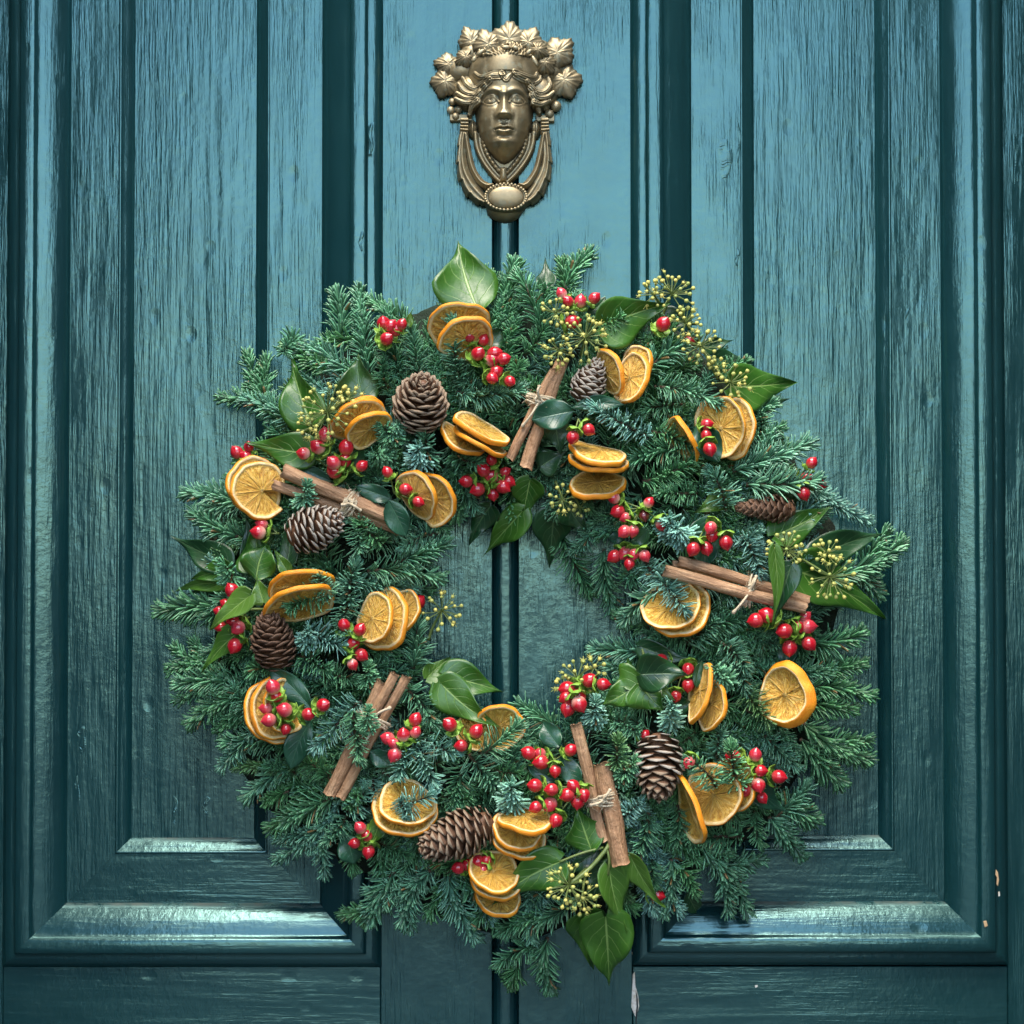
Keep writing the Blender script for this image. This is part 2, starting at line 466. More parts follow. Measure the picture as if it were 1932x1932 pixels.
def head(X, Y):
    cx = 810
    dxx = X - cx
    w = np.interp(Y, [560, 640, 760, 900, 1000, 1100, 1180, 1250, 1300, 1335, 1350], [215, 226, 238, 244, 236, 214, 178, 132, 88, 42, 1])
    hm = np.interp(Y, [560, 640, 700, 800, 880, 1000, 1100, 1200, 1250, 1300, 1335, 1350], [250, 285, 300, 296, 288, 292, 292, 285, 255, 195, 130, 60])
    q = np.clip(np.abs(dxx) / w, 0, 1)
    face = hm * (1 - q ** 2.2) ** .55
    face = np.where((q < 1) & (Y > 560) & (Y < 1350), face, 0)
    f = np.zeros_like(X)
    for sx in (-1, 1):
        ex = cx + sx * 112
        f += -34 * ga(X, Y, ex - sx * 6, 848, 56, 34)
        f += -20 * ga(X, Y, cx + sx * 48, 850, 20, 40)
        f += np.where(((X - ex) / 54) ** 2 + ((Y - 850) / 30) ** 2 < 1, 26 * np.sqrt(np.maximum(0, 1 - ((X - ex) / 54) ** 2 - ((Y - 850) / 30) ** 2)), 0)
        f += line(X, Y, [(cx + sx * 178, 856), (cx + sx * 148, 826), (cx + sx * 108, 814), (cx + sx * 68, 830), (cx + sx * 48, 864)], 15, 7)
        f += line(X, Y, [(cx + sx * 168, 868), (cx + sx * 130, 890), (cx + sx * 90, 890), (cx + sx * 50, 868)], 11, 7)
        f += -9 * ga(X, Y, ex, 848, 9, 9)
        f += line(X, Y, [(cx + sx * 22, 800), (cx + sx * 60, 778), (cx + sx * 115, 768), (cx + sx * 170, 790), (cx + sx * 205, 835)], 19, 15)
        f += 34 * ga(X, Y, cx + sx * 42, 985, 17, 18)
        f += -22 * ga(X, Y, cx + sx * 24, 1014, 13, 8)
        f += 13 * ga(X, Y, cx + sx * 135, 985, 55, 60)
        f += -12 * ga(X, Y, cx + sx * 84, 1110, 14, 20)
        f += -10 * ga(X, Y, cx + sx * 85, 1020, 18, 40)
    nw = np.interp(Y, [760, 800, 900, 985, 1010], [20, 22, 26, 36, 34])
    na = np.interp(Y, [740, 800, 860, 940, 985, 1005, 1022], [0, 26, 44, 76, 86, 58, 0])
    f += na * np.exp(-.5 * (np.abs(dxx) / nw) ** 2.6)
    f += line(X, Y, [(cx - 68, 1096), (cx - 32, 1076), (cx, 1083), (cx + 32, 1076), (cx + 68, 1096)], 22, 12)
    f += line(X, Y, [(cx - 74, 1100), (cx - 30, 1094), (cx, 1098), (cx + 30, 1094), (cx + 74, 1100)], -30, 5.5)
    f += line(X, Y, [(cx - 42, 1116), (cx, 1124), (cx + 42, 1116)], 27, 13)
    f += -22 * ga(X, Y, cx, 1160, 48, 13) + 26 * ga(X, Y, cx, 1212, 60, 34) - 8 * ga(X, Y, cx, 1046, 9, 18)
    H = np.where(face > 0, face + f * np.clip(face / 120, 0, 1), 0)
    # head and smooth brow band
    r2 = ((X - 815) / 345) ** 2 + ((Y - 590) / 335) ** 2
    skull = np.where((r2 < 1) & (Y < 800), 285 * np.sqrt(np.maximum(0, 1 - r2)), 0)
    band = np.where((np.abs(X - 815) < 250) & (Y > 455) & (Y < 612), 306 * np.sqrt(np.maximum(0, 1 - ((X - 815) / 275) ** 2 - ((Y - 575) / 330) ** 2)), 0)
    crown = skull * (1 + 0)
    ang = np.arctan2(Y - 640, X - 815)
    wav = np.sin(ang * 30 + 5 * np.sin(r2 * 9 + ang * 4)) * 9 + np.sin(ang * 47 + Y / 23) * 6
    wav += 26 * np.sin(X / 49 + np.sin(Y / 37) * 1.3) * np.cos(Y / 44 + .4)
    crown = np.where((skull > 0) & (Y < 478), skull + 22 + wav, skull)
    H = np.maximum(H, crown)
    H = np.maximum(H, band)
    # side hair masses
    for (ex, ey, rx, ry, hh) in ((520, 735, 150, 165, 175), (1115, 735, 150, 165, 175), (455, 560, 150, 120, 150), (1180, 560, 150, 130, 150), (540, 420, 120, 110, 170), (1080, 400, 150, 120, 165)):
        e = ((X - ex) / rx) ** 2 + ((Y - ey) / ry) ** 2
        H = np.maximum(H, np.where(e < 1, hh * np.sqrt(np.maximum(0, 1 - e)), 0))
    curls = [[(800, 640), (720, 636), (655, 655), (600, 648), (560, 612)], [(775, 668), (700, 668), (630, 702), (560, 735), (500, 705), (462, 640)],
             [(690, 690), (630, 745), (550, 782), (470, 755), (428, 690)], [(640, 735), (580, 800), (490, 812), (415, 768)], [(610, 790), (560, 842), (480, 852), (402, 815)],
             [(590, 850), (540, 890), (520, 945)], [(900, 628), (960, 640), (1030, 655), (1075, 645), (1090, 610)], [(905, 655), (975, 684), (1045, 696), (1100, 668), (1112, 632)],
             [(1010, 700), (1065, 755), (1135, 768), (1190, 712), (1182, 645)], [(1030, 745), (1090, 806), (1165, 806), (1222, 762)], [(1040, 800), (1080, 860), (1105, 930)], [(1060, 860), (1120, 868), (1190, 830)],
             [(790, 640), (825, 690), (850, 660), (885, 625)]]
    for cpts in curls:
        d, t, s = seg_dist(X, Y, smooth_pts(cpts, 18))
        ww = 30 * (1 - .45 * t)
        q = d / ww
        basei = np.maximum(H, 110)
        rid = np.where(q < 1, 26 * np.sqrt(np.maximum(0, 1 - q * q)) + 5 * np.cos(s * q * 9), 0)
        lvl = 205 - 60 * t
        H = np.where(q < 1, np.maximum(H, np.maximum(lvl, H * .97) * 1 + rid), H)
    # ledges, hinge barrels, neck and collar
    for (a0, a1, c0, c1) in ((350, 540, 925, 985), (1075, 1232, 930, 990)):
        H = np.where((X > a0) & (X < a1) & (Y > c0) & (Y < c1), np.maximum(H, 70), H)
    for ex in (545, 1077):
        e = ((X - ex) / 40) ** 2 + ((Y - 1050) / 85) ** 2
        H = np.maximum(H, np.where(e < 1, 120 * np.sqrt(np.maximum(0, 1 - e)) + 7 * np.sin(X / 4.5), 0))
    U = smooth_pts([(568, 1090), (580, 1200), (622, 1310), (692, 1412), (765, 1490), (808, 1512), (850, 1490), (925, 1412), (1000, 1310), (1046, 1200), (1060, 1090)], 40)
    d, t, s = seg_dist(X, Y, U)
    inside = np.interp(Y, [1080, 1200, 1310, 1412, 1490, 1512], [245, 232, 190, 118, 44, 1])
    ins = (np.abs(X - 810) < inside) & (Y > 1080) & (Y < 1512)
    H = np.where(ins, np.maximum(H, 62), H)
    H = np.where(ins | (d < 22), np.maximum(H, np.where(d < 26, 112 * np.sqrt(np.maximum(0, 1 - (d / 26) ** 2)), 0)), H)
    d2 = np.abs(d - 62)
    H = np.where(ins & (d2 < 18), np.maximum(H, 62 + 40 * np.sqrt(np.maximum(0, 1 - (d2 / 18) ** 2)) + 6 * np.sin(t * 170)), H)
    return H
knock = thing('door_knocker', K(812, 1500, 0), 'aged brass door knocker, a woman\'s head crowned with vine leaves', 'door knocker')
hd = relief('head_mask', head, 330, 1300, 225, 1530, 5.0, knock)
def vine_leaf(cx, cy, r, rot, squash, h0, seed, tilt=0.0):
    rr = random.Random(seed)
    nr, na = 9, 60
    V, F = [], []
    ca, sa = math.cos(rot), math.sin(rot)
    ph = rr.random() * 6
    for j in range(nr + 1):
        f = j / nr
        for i in range(na):
            a = 2 * math.pi * i / na - math.pi
            lob = 0.90 + .10 * math.cos(5 * a) + .05 * math.sin(17 * a + ph) - .35 * math.exp(-((abs(a) - math.pi) / .32) ** 2)
            rad = r * lob * f
            vein = abs(math.cos(2.5 * a))
            hh = 46 * (1 - f ** 2.2) + 9 * math.sin(f * 3.0) * (1 - .9 * vein ** .5) - 9 * math.exp(-((1 - vein) / .03) ** 2) * 0
            hh += 4 * math.sin(7 * a + f * 5 + ph) * f * f
            hh -= 7 * math.exp(-(math.sin(2.5 * a) / .11) ** 2) * min(1, f * 3) * (1 - f * .5)
            lx, ly = rad * math.cos(a), rad * math.sin(a) * squash
            V.append(K(cx + lx * ca - ly * sa, cy + lx * sa + ly * ca, (h0 + hh + tilt * lx / r) * KS))
    o = len(V)
    for i in range(na):
        q = V[nr * na + i].copy(); q.y = -max(0.0, -q.y - 32 * KS); V.append(q)
    for j in range(nr):
        for i in range(na):
            i2 = (i + 1) % na
            F.append((j * na + i, (j + 1) * na + i, (j + 1) * na + i2, j * na + i2))
    for i in range(na):
        i2 = (i + 1) % na
        F.append((nr * na + i, o + i, o + i2, nr * na + i2))
    return link('vine_leaf', mesh('vine_leaf', V, F, [M_BRASS]), I4, knock)
for a in ((318, 655, 145, 1.95, .92, 70, 1, 0), (345, 515, 135, 3.35, .8, 75, 2, 0), (540, 330, 150, -2.05, .75, 105, 3, 0), (1315, 645, 165, 1.15, .95, 80, 4, 0), (1255, 430, 175, -.75, .8, 120, 5, 0),
          (850, 335, 165, -1.5, 1.0, 195, 6, 0), (1010, 360, 150, -1.1, .9, 190, 7, 0), (680, 380, 150, -2.0, .9, 195, 8, 0), (1150, 520, 115, .9, .8, 165, 9, 0), (490, 470, 105, 2.6, .8, 150, 10, 0), (1090, 420, 105, .5, .8, 205, 11, 0)):
    vine_leaf(*a)
def ball(name, c, r, m, parent, seg=16, rings=10, scale=(1, 1, 1)):
    V, F = [], []
    for j in range(rings + 1):
        t = math.pi * j / rings
        for i in range(seg):
            a = 2 * math.pi * i / seg
            V.append((c.x + r * scale[0] * math.sin(t) * math.cos(a), c.y + r * scale[1] * math.sin(t) * math.sin(a), c.z + r * scale[2] * math.cos(t)))
    for j in range(rings):
        for i in range(seg):
            i2 = (i + 1) % seg
            F.append((j * seg + i, (j + 1) * seg + i, (j + 1) * seg + i2, j * seg + i2))
    return link(name, mesh(name, V, F, [m]), I4, parent)
for (gx, gy, gr) in ((372, 822, 31), (360, 893, 34), (425, 888, 31), (402, 946, 33), (1155, 860, 40), (1246, 860, 46), (1190, 925, 40), (1098, 880, 34)):
    ball('grape', K(gx, gy, 62 * KS), gr * KS, M_BRASS, knock)
for (gx, gy, ang, ln) in ((615, 462, -.6, 42), (825, 420, 0, 40), (1065, 535, 1.1, 52), (905, 425, .4, 26), (1015, 460, -.7, 34), (560, 520, -1.0, 30)):
    o = ball('bud', Vector((0, 0, 0)), 19 * KS, M_BRASS, knock, scale=(ln / 19, 1, 1))
    M = Matrix.Translation(K(gx, gy, 288 * KS)) @ Matrix.Rotation(ang, 4, 'Y')
    WM[o.name] = M; o.matrix_local = WM[knock.name].inverted() @ M
def lug(X, Y):
    q = np.maximum(np.abs(X - 803) / 34, np.abs(Y - 1448) / 74)
    return np.where(q < 1, 165 * (1 - q ** 4) ** .5 + 12 * np.cos((X - 803) / 11), 0)
relief('lug', lug, 760, 846, 1366, 1530, 4, knock)
ARMS = [[(478, 985, 33), (474, 1080, 36), (458, 1180, 38), (452, 1300, 44), (466, 1420, 58), (512, 1530, 72), (572, 1612, 74), (640, 1672, 42)],
        [(1150, 985, 33), (1154, 1080, 36), (1166, 1180, 38), (1172, 1300, 44), (1158, 1420, 58), (1112, 1530, 72), (1060, 1612, 74), (996, 1672, 42)]]
INNER = [[(488, 1110, 20), (512, 1260, 24), (545, 1400, 28), (602, 1500, 34), (660, 1540, 34), (712, 1535, 14)], [(1142, 1110, 20), (1116, 1260, 24), (1083, 1400, 28), (1028, 1500, 34), (982, 1540, 34), (938, 1532, 14)]]
def handle(X, Y):
    H = np.zeros_like(X)
    for arm in ARMS:
        pts = smooth_pts(arm, 30)
        d, t, s = seg_dist(X, Y, pts)
        side = 1 if arm[0][0] < 800 else -1
        w = np.interp(t * (len(arm) - 1), range(len(arm)), [a[2] for a in arm])
        saw = ((t * 6.2) % 1.0)
        w = w * np.where(s * side > 0, 1 - .30 * (1 - saw) * (t > .3), 1 + 0 * t)
        q = d / w
        h = np.where(q < 1, 92 * np.sqrt(np.maximum(0, 1 - q * q)) + 9 * np.cos(s * q * 8 + 3 * t), 0)
        h = np.where((t < .17) & (q < 1), 80 + 14 * np.sin(t * 150), h)
        H = np.maximum(H, h)
    for arm in INNER:
        d, t, s = seg_dist(X, Y, smooth_pts(arm, 30))
        w = np.interp(t * (len(arm) - 1), range(len(arm)), [a[2] for a in arm])
        q = d / w
        H = np.maximum(H, np.where(q < 1, 100 * np.sqrt(np.maximum(0, 1 - q * q)) + 5 * np.cos(q * 7), 0))
    return H
relief('swing_handle', handle, 370, 1260, 975, 1760, 4.5, knock, back=.009)
def medal(X, Y):
    e = np.sqrt(((X - 825) / 192) ** 2 + ((Y - 1650) / 126) ** 2)
    h = np.where(e < 1, 175 * (1 - e ** 8) ** .4, 0)
    h = np.where(e < .84, 160 + 8 * np.cos((e / .84) * 3), h)
    e2 = e / .76
    h = np.where(e2 < 1, 158 + 34 * np.sqrt(np.maximum(0, 1 - e2 ** 2)), h)
    e3 = ((X - 815) / 150) ** 2 + ((Y - 1722) / 112) ** 2
    return np.maximum(h, np.where(e3 < 1, 118 * np.sqrt(np.maximum(0, 1 - e3)), 0))
med = relief('medallion', medal, 625, 1025, 1515, 1845, 4, knock, back=.004)
for i in range(34):
    a = 2 * math.pi * i / 34
    ball('bead', K(825 + 171 * math.cos(a), 1650 + 109 * math.sin(a), .004 + 168 * KS), 12.5 * KS, M_BRASS, med, 10, 6)
# ------------------------------------------------------------------ wreath materials
b = NB('fir_needle')
oi = b.n('ObjectInfo')
tint, edge = b.attr('tint'), b.attr('edge')
sep = b.n('SeparateColor', Color=oi.outputs['Color'])
blue = sep.outputs[0]
dark = b.mix(blue, (.009, .052, .016), (.022, .095, .072))
rim_sheen = b.mix(blue, (.165, .46, .190), (.34, .66, .54))  # pale needle rims: light teal sheen put into the colour
col = b.mix(b.math('MULTIPLY', edge, .85), dark, rim_sheen)
col = b.mix(b.math('MULTIPLY', sep.outputs[1], .75), col, (.075, .140, .022))
hs = b.n('HueSaturation', Color=col, Value=b.math('ADD', .55, b.math('MULTIPLY', tint, .95)), Hue=b.math('ADD', .485, b.math('MULTIPLY', oi.outputs['Random'], .03)))
col = b.mix(b.ramp(tint, [(.975, 0.0), (.985, 1.0)]), hs.outputs[0], (.20, .13, .05))
M_FIR = b.done(Base_Color=col, Roughness=.36, Specular_IOR_Level=.55)
b = NB('fir_bark'); M_TWIG = b.done(Base_Color=b.ramp(b.noise(b.coord(), 200, 3), [(.3, (.035, .022, .012)), (.7, (.09, .055, .028))]), Roughness=.8)
b = NB('gap_shade_moss'); nz = b.noise(b.coord(), 180, 4, .7)
M_MOSS = b.done(Base_Color=b.ramp(nz, [(.35, (.006, .016, .007)), (.7, (.016, .034, .014))]), Roughness=.95, Normal=b.bump(nz, .006))  # moss base coloured near black to stand in for shade between sprigs
def leaf_mat(name, c0, c1, vein, rough):
    b = NB(name)
    uv = b.n('SeparateXYZ', Vector=b.coord('UV'))
    u, v = uv.outputs[0], uv.outputs[1]
    av = b.math('ABSOLUTE', b.math('SUBTRACT', b.math('MULTIPLY', v, 2.0), 1.0))
    wob = b.math('MULTIPLY', b.math('SUBTRACT', b.noise(b.coord('Object'), 60, 2), .5), .10)
    ph = b.math('FRACT', b.math('MULTIPLY', b.math('ADD', b.math('SUBTRACT', u, b.math('MULTIPLY', av, .34)), b.math('ADD', wob, 1.0)), 6.0))
    lat = b.ramp(b.math('ABSOLUTE', b.math('SUBTRACT', ph, .5)), [(.0, 1.0), (.07, 0.0)])
    lat = b.math('MULTIPLY', lat, b.ramp(av, [(.0, 1.0), (.95, .15)]))
    mid = b.ramp(av, [(.02, 1.0), (.06, 0.0)])
    vm = b.math('MAXIMUM', b.math('MULTIPLY', lat, .85), mid)
    cn = b.noise(b.coord('Object'), 35, 4, .65)
    oi = b.n('ObjectInfo')
    col = b.ramp(cn, [(.3, c0), (.72, c1)])
    sp = b.n('SeparateColor', Color=oi.outputs['Color'])
    col = b.mix(b.math('MULTIPLY', sp.outputs[0], .8), col, (.115, .215, .030))
    col = b.mix(b.math('MULTIPLY', vm, .8), col, vein)
    spots = b.ramp(b.n('TexVoronoi', Vector=b.coord('Object'), Scale=140.0).outputs[0], [(.05, .85), (.10, 0.0)])
    col = b.mix(b.math('MULTIPLY', spots, b.ramp(b.noise(b.coord('Object'), 25, 2), [(.55, 0.0), (.65, .6)])), col, (.09, .07, .03))
    back = b.n('NewGeometry').outputs['Backfacing']
    h = b.math('ADD', b.math('MULTIPLY', vm, -.5), b.math('MULTIPLY', b.noise(b.coord('Object'), 260, 3), .35))
    return b.done(Base_Color=col, Roughness=b.ramp(cn, [(.3, rough - .05), (.7, rough + .08)]), Specular_IOR_Level=.5, Normal=b.bump(h, .0006), Subsurface_Weight=.0)
M_IVY = leaf_mat('ivy_leaf', (.016, .074, .007), (.042, .130, .012), (.22, .34, .09), .34)
M_IVYD = leaf_mat('ivy_leaf_dark', (.007, .036, .012), (.015, .062, .018), (.085, .160, .065), .32)
M_HYP = leaf_mat('hypericum_leaf', (.010, .052, .026), (.020, .085, .042), (.050, .130, .070), .33)
b = NB('orange_rind'); nz = b.noise(b.coord(), 900, 3, .6); n2 = b.noise(b.coord(), 60, 3, .6)
oi = b.n('ObjectInfo')
rc = b.ramp(n2, [(.3, (.74, .225, .007)), (.7, (.90, .355, .018))])
pz = b.attr('pith')
pn = b.noise(b.coord(), 150, 3, .6)
col = b.mix(b.ramp(pz, [(.35, 0.0), (.6, 1.0)]), rc, b.ramp(pn, [(.3, (.70, .46, .16)), (.65, (.82, .66, .36))]))
M_RIND = b.done(Base_Color=col, Roughness=.5, Normal=b.bump(nz, .0006), Subsurface_Weight=.12, Subsurface_Radius=(.006, .003, .001), Subsurface_Scale=.3)
b = NB('dried_pulp'); mem = b.attr('mem'); rad = b.attr('rad')
uvs = b.coord('UV')
fib = b.n('TexNoise', Vector=b.scaled(uvs, (5, 4.2, 1)), Scale=1.0, Detail=5, Roughness=.7, Distortion=1.1).outputs[0]
oi = b.n('ObjectInfo')
pc = b.ramp(fib, [(.32, (.28, .105, .010)), (.44, (.60, .290, .030)), (.56, (.88, .54, .095)), (.70, (.94, .72, .27))])
pc = b.mix(b.math('MULTIPLY', oi.outputs['Random'], .35), pc, (.50, .27, .05))
pc = b.mix(b.math('MULTIPLY', mem, .75), pc, (.74, .50, .16))
M_PULP = b.done(Base_Color=pc, Roughness=.38, Normal=b.bump(b.math('ADD', fib, b.math('MULTIPLY', mem, .5)), .0035), Subsurface_Weight=.15, Subsurface_Radius=(.006, .003, .001), Subsurface_Scale=.3)
b = NB('cone_scale'); nz = b.noise(b.coord(), 260, 3, .6); oi = b.n('ObjectInfo')
f = b.noise(b.scaled(b.coord(), (120, 900, 300)), 1.0, 3, .6)
bc = b.mix(oi.outputs['Random'], b.ramp(f, [(.3, (.070, .030, .013)), (.7, (.155, .072, .033))]), b.ramp(f, [(.3, (.100, .046, .021)), (.7, (.210, .108, .054))]))
M_SCALE = b.done(Base_Color=bc, Roughness=.55, Normal=b.bump(f, .0005))
def apo(name, c0, c1):
    b = NB(name); nz = b.noise(b.coord(), 700, 3, .65)
    return b.done(Base_Color=b.ramp(nz, [(.3, c0), (.7, c1)]), Roughness=.6, Normal=b.bump(nz, .0004))
M_APO = apo('cone_scale_tip', (.18, .120, .072), (.40, .30, .20))
M_APOG = apo('cone_scale_tip_grey', (.26, .225, .175), (.50, .45, .37))
M_APOD = apo('cone_scale_tip_dark', (.10, .052, .028), (.19, .11, .065))
b = NB('cinnamon_bark'); cc = b.coord()
f1 = b.noise(b.scaled(cc, (30, 260, 260)), 1.0, 4, .65, .4); f2 = b.noise(cc, 120, 4, .6); oi = b.n('ObjectInfo')
ca = b.ramp(f1, [(.3, (.20, .105, .050)), (.55, (.37, .215, .112)), (.75, (.54, .355, .20))])
ca = b.mix(b.ramp(f2, [(.55, 0.0), (.75, .5)]), ca, (.46, .29, .155))
ca = b.mix(b.math('MULTIPLY', oi.outputs['Random'], .4), ca, (.37, .19, .088))
M_CINN = b.done(Base_Color=ca, Roughness=.65, Normal=b.bump(b.math('ADD', f1, b.math('MULTIPLY', f2, .7)), .0030))
b = NB('jute'); f = b.noise(b.coord(), 900, 3, .7)
M_JUTE = b.done(Base_Color=b.ramp(f, [(.3, (.36, .28, .17)), (.7, (.68, .59, .42))]), Roughness=.9, Normal=b.bump(f, .0006))
b = NB('berry_skin'); ax = b.attr('axis'); oi = b.n('ObjectInfo'); sp = b.n('SeparateColor', Color=oi.outputs['Color'])
rb = b.noise(b.coord(), 170, 3, .6)
red = b.ramp(rb, [(.3, (.34, .004, .012)), (.7, (.50, .008, .020))])
red = b.mix(b.math('MULTIPLY', sp.outputs[1], .45), red, (.66, .06, .09))
pale = b.math('MULTIPLY', b.ramp(ax, [(.05, 1.0), (.55, 0.0)]), sp.outputs[0])
col = b.mix(pale, red, (.82, .46, .36))
col = b.mix(sp.outputs[2], col, (.055, .014, .012))
st = b.attr('streak')
col = b.mix(b.math('MULTIPLY', st, .10), col, (.80, .22, .22))
M_BERRY = b.done(Base_Color=col, Roughness=.17, Specular_IOR_Level=.55, Coat_Weight=.4, Coat_Roughness=.08, Subsurface_Weight=.05, Subsurface_Radius=(.004, .001, .001), Subsurface_Scale=.4)
b = NB('calyx'); M_CALYX = b.done(Base_Color=b.ramp(b.noise(b.coord(), 180, 3), [(.3, (.130, .280, .025)), (.7, (.270, .450, .065))]), Roughness=.45)
b = NB('green_stem'); M_STEM = b.done(Base_Color=b.ramp(b.noise(b.coord(), 120, 3), [(.3, (.085, .135, .028)), (.7, (.165, .215, .060))]), Roughness=.5)
b = NB('flower_bud'); oi = b.n('ObjectInfo'); M_BUD = b.done(Base_Color=b.ramp(b.noise(b.coord(), 90, 2), [(.35, (.27, .34, .085)), (.65, (.60, .53, .13))]), Roughness=.55)
# ------------------------------------------------------------------ fir sprigs
def fir_mesh(L, seed, bushy=1.0, bend=0.0, side=True, nl=.015):
    r = random.Random(seed)
    V, F, T, E = [], [], [], []
    def needle(p, d, up, ln, w, tint):
        d = d.normalized()
        s = d.cross(up)
        s = s.normalized() if s.length > 1e-5 else d.orthogonal().normalized()
        n = s.cross(d)
        o = len(V)
        cur = r.uniform(.05, .24)
        for (f, ws) in ((0, .45), (.35, 1.0), (.80, .98), (.97, .68)):
            c = p + d * (ln * f) + n * (cur * ln * f * f)
            for (a, bb, e) in ((1, 0, 1), (0, .42, 0), (-1, 0, 1), (0, -.35, .6)):
                V.append(c + s * (a * w * ws) + n * (bb * w * ws)); T.append(tint); E.append(e if f > .1 else 0)
        for j in range(3):
            for k in range(4):
                k2 = (k + 1) % 4
                F.append((o + j * 4 + k, o + j * 4 + k2, o + j * 4 + 4 + k2, o + j * 4 + 4 + k))
        F.append((o + 12, o + 13, o + 14, o + 15))
    def axis_pt(x, c=bend): return Vector((x, c * x * x / L, 0.05 * x - .25 * x * x / L * .2))
    ax_pts = [axis_pt(L * .93 * i / 10) for i in range(11)]
    tw = [tube(ax_pts, [.0021 * (1 - .6 * i / 10) for i in range(11)], 5)]
    axes = [(lambda x: axis_pt(x), L * .93, 0.0, 1.0)]
    if side and L > .08:
        for sg in (-1, 1):
            x0 = L * r.uniform(.28, .45); an = sg * r.uniform(.65, .85); l2 = L * r.uniform(.38, .5)
            p0 = axis_pt(x0)
            f2 = lambda x, p0=p0, an=an: p0 + Vector((x * math.cos(an), x * math.sin(an) + .0, -.05 * x))
            tw.append(tube([f2(l2 * i / 5) for i in range(6)], [.0015 * (1 - .6 * i / 5) for i in range(6)], 4))
            axes.append((f2, l2, an, .85))
    for (fn, ln_ax, an, sc) in axes:
        nn = int(ln_ax * 1000 * 1.85 * bushy)
        for i in range(nn):
            x = ln_ax * (i + r.random()) / nn
            f = x / ln_ax
            p = fn(x)
            t = (fn(x + .001) - p).normalized()
            upv = Vector((0, 0, 1))
            sd = t.cross(upv).normalized(); up = sd.cross(t)
            ph = math.radians(r.triangular(-118, 118, r.choice((-62, 62, 0))))
            rad = sd * math.sin(ph) + up * math.cos(ph)
            fw = math.radians(r.gauss(56, 8) - 26 * f ** 3)
            d = t * math.cos(fw) + rad * math.sin(fw)
            ln = nl * sc * (0.72 + .28 * math.sin(math.pi * min(1, f * 1.25 + .12))) * r.uniform(.82, 1.12)
            needle(p + rad * .0012, d, t.cross(d).cross(d) * -1 if False else (t * math.sin(fw) * -1 + rad * math.cos(fw)), ln, .00135 * r.uniform(.85, 1.15), r.random() * .97 if r.random() > .012 else 1.0)
        tipp = fn(ln_ax); t = (fn(ln_ax) - fn(ln_ax - .002)).normalized()
        for i in range(20):
            a = r.random() * 6.283; fw = math.radians(r.uniform(5, 42))
            o1 = t.orthogonal().normalized(); o2 = t.cross(o1)
            d = t * math.cos(fw) + (o1 * math.cos(a) + o2 * math.sin(a)) * math.sin(fw)
            needle(tipp - t * r.uniform(0, .003), d, o1, .0155 * sc * r.uniform(.75, 1.1), .00120, r.random() * .95)
    me = mesh('needles', V, F, [M_FIR], True, attrs={'tint': T, 'edge': E})
    tv, tf = join(tw)
    mt = mesh('twig', tv, tf, [M_TWIG])
    return me, mt
FIR = {}
for li, L in enumerate((.045, .065, .085, .11, .14)):
    FIR[L] = [fir_mesh(L, 100 + li * 10 + k, (1.0, 1.1, .95, .9)[k], (-.25, .0, .28, .12)[k], side=(k != 1), nl=(.0185, .0165, .0205, .0225)[k]) for k in range(4)]
wreath = thing('wreath', P(RCX, RCY, .01), 'round evergreen fir wreath with a wide open middle, hung on the teal door', 'wreath')
def ring_mesh():
    V, F = [], []
    NA, NB_ = 96, 14
    r = random.Random(5)
    for i in range(NA):
        a = 2 * math.pi * i / NA
        for j in range(NB_):
            q = 2 * math.pi * j / NB_
            wob = 1 + .10 * math.sin(7 * a + j) + r.uniform(-.06, .06)
            rr = (RMID + 8 + 165 * wob * math.cos(q)) * PX
            d = .021 + .0215 * wob * math.sin(q)
            V.append(P(RCX, RCY, 0) + Vector((rr * math.cos(a), -max(d, .0006), rr * math.sin(a))))
    for i in range(NA):
        for j in range(NB_):
            i2, j2 = (i + 1) % NA, (j + 1) % NB_
            F.append((i * NB_ + j, i2 * NB_ + j, i2 * NB_ + j2, i * NB_ + j2))
    return mesh('moss_ring', V, F, [M_MOSS])
link('moss_ring', ring_mesh(), I4, wreath)
def sprig(bx, by, tx, ty, kind='g', db=None, dt=None, roll=0.0):
    db = surf(bx, by) if db is None else db
    dt = surf(tx, ty) if dt is None else dt
    A, B = P(bx, by, db), P(tx, ty, dt)
    v = B - A
    Ln = v.length
    key = min(FIR, key=lambda k: abs(k - Ln))
    k = RND.randrange(4)
    me, mt = FIR[key][k]
    s = Ln / key
    M = frame_from(A, v, VIEW, roll) @ Matrix.Diagonal((s, (s + 1) / 2, (s + 1) / 2, 1))
    o = link('fir_sprig', mt, M, wreath)
    n = link('needles', me, M, o, kind='stuff')
    bl = {'g': RND.uniform(.02, .45), 'b': RND.uniform(.75, 1.0), 'd': RND.uniform(.0, .12), 'y': .1}[kind]
    n.color = (bl, .65 if kind == 'y' else RND.uniform(0, .12), 0, 1)
    return o

